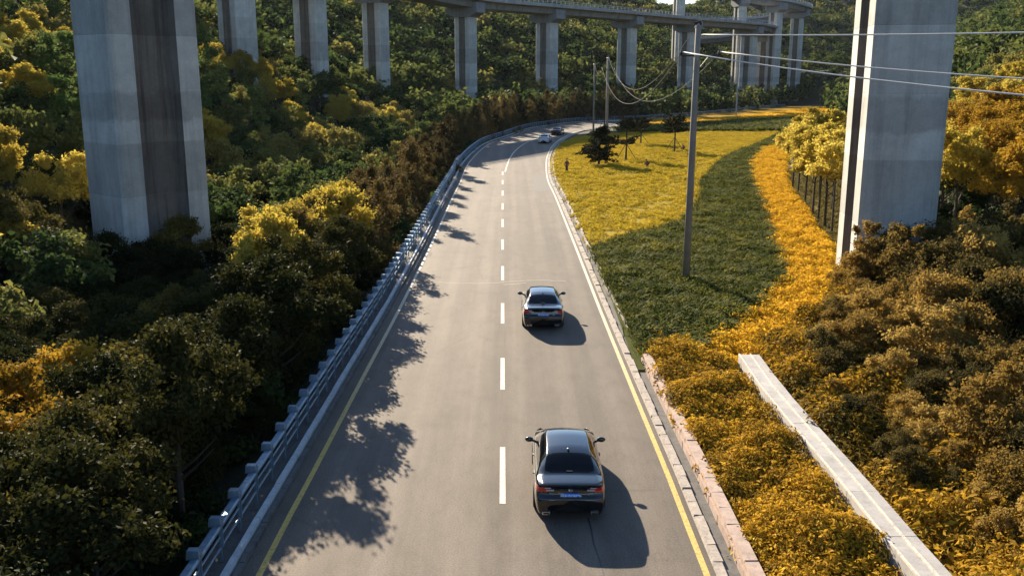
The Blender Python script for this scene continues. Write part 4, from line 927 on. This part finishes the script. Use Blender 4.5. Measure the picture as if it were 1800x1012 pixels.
def car_meshes():
    us = np.linspace(0, 1, NU); yv = (us + .035 * np.sin(us * 2 * math.pi) * -1) * 4.82; yv = np.clip(yv, 0, 4.82)
    tp, W, B, Rl, dz = [pch(KY, k, yv) for k in (KT, KW, KB, KR, KZ)]
    rows = []
    for i in range(NU):
        zt, w, b, r_, d = tp[i], W[i], B[i], Rl[i], dz[i]; zr = max(zt - d, b + .012); bx = w - .055
        ctrl = [(w - .16, .17, 0), (w - .07, .20, 0), (w - .02, .36, 0), (w, .56, 0), (w - .004, .76, 0), (w - .035, b - .03, 0), (bx, b, 0)]
        h = zr - b
        ctrl += [(bx + (r_ - bx) * .16, b + h * .22 + .006, 0), (bx + (r_ - bx) * .5 + .02 * min(1, h * 3), b + h * .58, 0), (r_ + .01, zr - .015 * min(1, h * 4), 0), (r_ * .9, zr + d * .38, 0), (r_ * .6, zr + d * .74, 0), (r_ * .3, zr + d * .94, 0), (0, zt, 0)]
        c = catmull(ctrl, 6); c = resample_v(c, NVn); rows.append(c)
    A = np.array(rows); V = np.zeros((NU, NVn, 3)); V[:, :, 0] = A[:, :, 0]; V[:, :, 2] = A[:, :, 1]; V[:, :, 1] = yv[:, None]
    zz = V[:, :, 2]; yp = np.interp(zz, [.15, .3, .5, .66, .74, .86, .97, 1.05], [.06, -.02, -.06, -.05, .05, .075, .03, -.03]); fall = np.clip(1 - V[:, :, 1] / .5, 0, 1) ** 1.5
    V[:, :, 1] += yp * fall
    # rounded rear corners in plan
    xr = np.clip((V[:, :, 0] - .55) / .38, 0, 1); V[:, :, 1] += .10 * xr ** 2 * np.clip(1 - V[:, :, 1] / .35, 0, 1)
    # nose rounding
    xr = np.clip(V[:, :, 0] / .9, 0, 1); V[:, :, 1] -= .30 * xr ** 2.2 * np.clip((V[:, :, 1] - 3.9) / .9, 0, 1)
    return V
def resample_v(c, n):  # the control polygon is walked evenly by index, denser than by arc length around the belt
    t = np.linspace(0, len(c) - 1, n); i = np.clip(t.astype(int), 0, len(c) - 2); f = (t - i)[:, None]; return c[i] * (1 - f) + c[i + 1] * f
CV = car_meshes()
def car_parts():
    reg = {k: ([], []) for k in ('body', 'rear_window', 'windscreen', 'side_window', 'tl', 'chrome')}
    quads = {k: [] for k in ('body', 'rear_window', 'windscreen', 'sideL', 'sideR', 'tlL', 'tlR', 'trimL', 'trimR')}
    for i in range(NU - 1):
        for j in range(NVn - 1):
            q = np.array([CV[i, j], CV[i + 1, j], CV[i + 1, j + 1], CV[i, j + 1]]); c = q.mean(0); x, y, z = c; k = 'body'
            jj = j / (NVn - 1) * 13
            if z < .70 and x > .5 and ((y - .92) ** 2 + (z - .33) ** 2 < .37 ** 2 or (y - 3.72) ** 2 + (z - .33) ** 2 < .37 ** 2): continue
            if jj > 9.25:
                w = (1 - ((y - .95) / .37) ** 4)
                if abs(y - .93) < .335 and x < (.60 + (1.26 - y) * .09) * max(0, 1 - (abs(y - .93) / .335) ** 7) ** .35: k = 'rear_window'
                if 2.92 < y < 3.58 and x < .50 + (y - 2.9) * .16: k = 'windscreen'
            if 6.6 < jj < 8.7 and 1.02 < y < 3.4:
                f0 = (jj - 6.6) / 2.1
                if 1.02 + f0 * .42 < y < 3.4 - f0 * .62 and abs(y - 2.38) > .035: k = 'side'
                elif 1.0 + f0 * .38 < y < 3.45 - f0 * .6: k = 'body'
            if 6.1 < jj <= 6.6 and .98 < y < 3.45: k = 'trim'
            if k == 'body' and y < .42 and .80 < z < .945 and jj < 6.0 and y < .1 + .40 * (1 - abs(z - .87) / .1): k = 'tl'
            for sg in (1, -1):
                qq = q * [sg, 1, 1]
                if sg == -1: qq = qq[::-1]
                kk = {'side': 'sideR' if sg > 0 else 'sideL', 'tl': 'tlR' if sg > 0 else 'tlL', 'trim': 'trimR' if sg > 0 else 'trimL'}.get(k, k); quads[kk].append(qq)
    # rear fascia: rings shrinking from the rear edge to the middle
    ring = CV[0]; n_r = 26; rings = []
    for a in range(n_r + 1):
        s = 1 - a / n_r; X = ring[:, 0] * s; Zr = .60 + (ring[:, 2] - .60) * s
        yp = np.interp(Zr, [.15, .3, .5, .66, .74, .86, .97, 1.05], [.06, -.02, -.06, -.05, .05, .075, .03, -.03]); xr = np.clip((X - .55) / .38, 0, 1)
        rings.append(np.stack([X, yp + .10 * xr ** 2, Zr], 1))
    for a in range(n_r):
        for j in range(NVn - 1):
            q = np.array([rings[a + 1][j], rings[a][j], rings[a][j + 1], rings[a + 1][j + 1]]); x, y, z = q.mean(0); k = 'body'
            if x > .50 and .79 < z < .95 and (z < .93) and z > .80 + (.62 - min(x, .62)) * .3: k = 'tl'
            for sg in (1, -1):
                qq = q * [sg, 1, 1]
                if sg == -1: qq = qq[::-1]
                quads[{'tl': 'tlR' if sg > 0 else 'tlL'}.get(k, k)].append(qq)
    # nose cap
    ring = CV[-1]; c0 = np.array([0, ring[:, 1].max() + .0, .45])
    for j in range(NVn - 1):
        for sg in (1, -1):
            qq = np.array([ring[j], c0, c0, ring[j + 1]]) * [sg, 1, 1]; quads['body'].append(qq[::-1] if sg == 1 else qq)
    return quads
QUADS = car_parts()
def weld(name, qs, m, smooth=True):
    V = np.array(qs).reshape(-1, 3); F = np.arange(len(V)).reshape(-1, 4); me = mesh(name, V, F, m, smooth)
    bm = bmesh.new(); bm.from_mesh(me); bmesh.ops.remove_doubles(bm, verts=bm.verts, dist=.0008); bmesh.ops.recalc_face_normals(bm, faces=bm.faces); bm.to_mesh(me); bm.free()
    me.polygons.foreach_set('use_smooth', np.ones(len(me.polygons), bool)); me.update(); return me
CM = {k: weld({'sideL': 'side_window', 'sideR': 'side_window', 'tlL': 'tail_light', 'tlR': 'tail_light', 'trimL': 'window_trim', 'trimR': 'window_trim'}.get(k, k), v, {'body': M['paint_k'], 'rear_window': M['cglass'], 'windscreen': M['cglass'], 'sideL': M['cglass'], 'sideR': M['cglass'], 'tlL': M['lred'], 'tlR': M['lred'], 'trimL': M['chrome'], 'trimR': M['chrome']}[k]) for k, v in QUADS.items()}
body_w = CM['body'].copy(); body_w.materials[0] = M['paint_w']
def spin(m, prof, c, n=28):  # lathe about the x axis; prof = (x, r)
    V = [(c[0] + x, c[1] + r * math.cos(6.2832 * k / n), c[2] + r * math.sin(6.2832 * k / n)) for x, r in prof for k in range(n)]
    F = [(i * n + k, i * n + (k + 1) % n, (i + 1) * n + (k + 1) % n, (i + 1) * n + k) for i in range(len(prof) - 1) for k in range(n)]; return m.add(V, F)
ty = spin(MB(), [(-.11, .20), (-.115, .30), (-.09, .33), (.09, .33), (.115, .30), (.10, .235)], (0, 0, 0)).me('tyre', M['tyre'], True)
rm = MB(); spin(rm, [(.09, .235), (.095, .22), (.05, .205), (.04, .06), (.07, .04), (.075, .0)], (0, 0, 0))
for k in range(5):
    a = 6.2832 * k / 5; rm.tube([(.075, .03 * math.cos(a), .03 * math.sin(a)), (.085, .22 * math.cos(a), .22 * math.sin(a))], .022, 5)
rim_me = rm.me('rim', M['rim'], True)
mir = MB(); mir.tube([(-.02, 0, -.02), (.12, .0, .03)], .035, 6)
bm_ = bmesh.new(); bmesh.ops.create_uvsphere(bm_, u_segments=12, v_segments=8, radius=1.0)
sv = [(.17 + v.co.x * .125, v.co.y * .06, .045 + v.co.z * .075) for v in bm_.verts]; sf = [tuple(v.index for v in f.verts) for f in bm_.faces]; bm_.free(); mir.add(sv, sf)
mir_R = mir.me('wing_mirror', M['paint_k'], True); mir_L = mesh('wing_mirror', [(-x, y, z) for x, y, z in mir.V], [f[::-1] for f in mir.F], M['paint_k'], True)
fin = MB(); fin.add([(-.03, -.09, 0), (.03, -.09, 0), (.03, .10, 0), (-.03, .10, 0), (-.008, -.10, .065), (.008, -.10, .065), (.006, .02, .03), (-.006, .02, .03)], [(4, 5, 6, 7), (0, 1, 5, 4), (1, 2, 6, 5), (2, 3, 7, 6), (3, 0, 4, 7)])
fin_me = fin.me('roof_antenna', M['paint_k'], True)
def text_me(body, size, m, name, ext=.002):
    cu = bpy.data.curves.new(name, 'FONT'); cu.body = body; cu.size = size; cu.align_x = 'CENTER'; cu.align_y = 'CENTER'; cu.extrude = ext; cu.resolution_u = 3
    o = bpy.data.objects.new(name, cu); COL.objects.link(o); dg = bpy.context.evaluated_depsgraph_get(); me = bpy.data.meshes.new_from_object(o.evaluated_get(dg)); bpy.data.objects.remove(o)
    me.materials.clear(); me.materials.append(m)
    for v in me.vertices: v.co = Vector((v.co.x, -v.co.z, v.co.y))
    return me
def make_car(label, silver=False, plate='\u82cfE\u00b7019C9', plain=False):
    root = empty('parked_car' if False else 'car'); tag(root, label, 'car', 'cars on the road')
    obj('body', body_w if silver else CM['body'], root)
    for k in ('rear_window', 'windscreen', 'sideL', 'sideR', 'tlL', 'tlR', 'trimL', 'trimR'): obj(CM[k].name.split('.')[0], CM[k], root)
    ub = MB(); ub.box((0, 2.4, .33), (1.35, 4.3, .30)); ub.box((0, .17, .45), (1.3, .2, .3)); ub.build('underbody', M['under'], root)
    for x in (-.83, .83):
        for y in (.92, 3.72):
            w = empty('wheel', (x, y, .33)); w.parent = root
            if x < 0: w.rotation_euler = (0, 0, math.pi)
            obj('tyre', ty, w); obj('rim', rim_me, w)
    obj('wing_mirror', mir_R, root, (.86, 3.12, .96)); obj('wing_mirror', mir_L, root, (-.86, 3.12, .96))
    obj('roof_antenna', fin_me, root, (0, 1.42, 1.415))
    if plain: return root
    for sg in (-1, 1):
        for (x0, x1, z, t_) in ((.50, .66, .925, .022), (.42, .62, .862, .030)):
            m = MB(); m.box((sg * (x0 + x1) / 2, .055, z), (x1 - x0, .03, t_)); m.build('reversing_light', M['lwht'], root)
        m = MB(); m.box((sg * .62, -.035, .275), (.20, .05, .075)); m.build('exhaust_tip', M['chrome'], root)
        m = MB(); m.box((sg * .62, -.062, .275), (.15, .01, .04)); m.build('exhaust_mouth', M['under'], root)
        # door handles
        for yy in (1.35, 2.55):
            MB().box((sg * .935, yy, .80), (.03, .20, .03)).build('door_handle', M['steel_d'], root)
    pl = MB(); pl.box((0, 0, 0), (.46, .012, .15)); po = pl.build('number_plate', M['plate'], root, loc=(0, .015, .71)); po.rotation_euler = (R(-8), 0, 0)
    obj('plate_lettering', text_me(plate, .125, M['platew'], 'plate_lettering'), po, (0, -.008, -.002))
    # oval emblem: ring and upright strokes joined by a bar
    em = MB()
    for (a, b) in (((-.035, .028), (-.022, -.028)), ((.035, .028), (.022, -.028)), ((-.026, .0), (.026, .0))): em.tube([(a[0], -.006, a[1]), (b[0], -.006, b[1])], .006, 5)
    em.tube([(.052 * math.cos(t), -.005, .042 * math.sin(t)) for t in np.linspace(0, 6.2832, 17)], .004, 5, False)
    em.build('emblem', M['chrome'], root, loc=(0, .055, .868))
    MB().box((0, .035, .80), (.62, .012, .012)).build('boot_strip', M['chrome'], root)
    bd = MB(); bd.box((0, 0, 0), (.075, .006, .022)); bd.build('model_badge', M['chrome'], root, loc=(.46, .012, .745))
    MB().box((0, .63, 1.135), (.16, .012, .012)).build('brake_lamp', M['steel_d'], root)
    return root
c1 = make_car('glossy black sedan nearest the camera with blue number plate'); q = G(1002.5, 905, .2); c1.location = (q.x - .0, q.y, 0); c1.rotation_euler = (0, 0, R(-.6))
c2 = make_car('black sedan with shiny sky lit rear window ahead of the nearest car', plate='\u82cfE\u00b7B1J08'); q = G(955, 574, .2); c2.location = (q.x, q.y, 0); c2.rotation_euler = (0, 0, R(-.3))
c3 = make_car('silver white sedan in the shade of the far bend', True, plain=True); q = G(955, 250.5, .2); c3.location = (q.x, q.y, 0); c3.rotation_euler = (0, 0, R(-9))
c4 = make_car('small black car farthest ahead, beyond the silver white one', plain=True); q = G(976.5, 236.5, .2); c4.location = (q.x, q.y, 0); c4.rotation_euler = (0, 0, R(-13))
print('OBJECTS', len(bpy.data.objects))
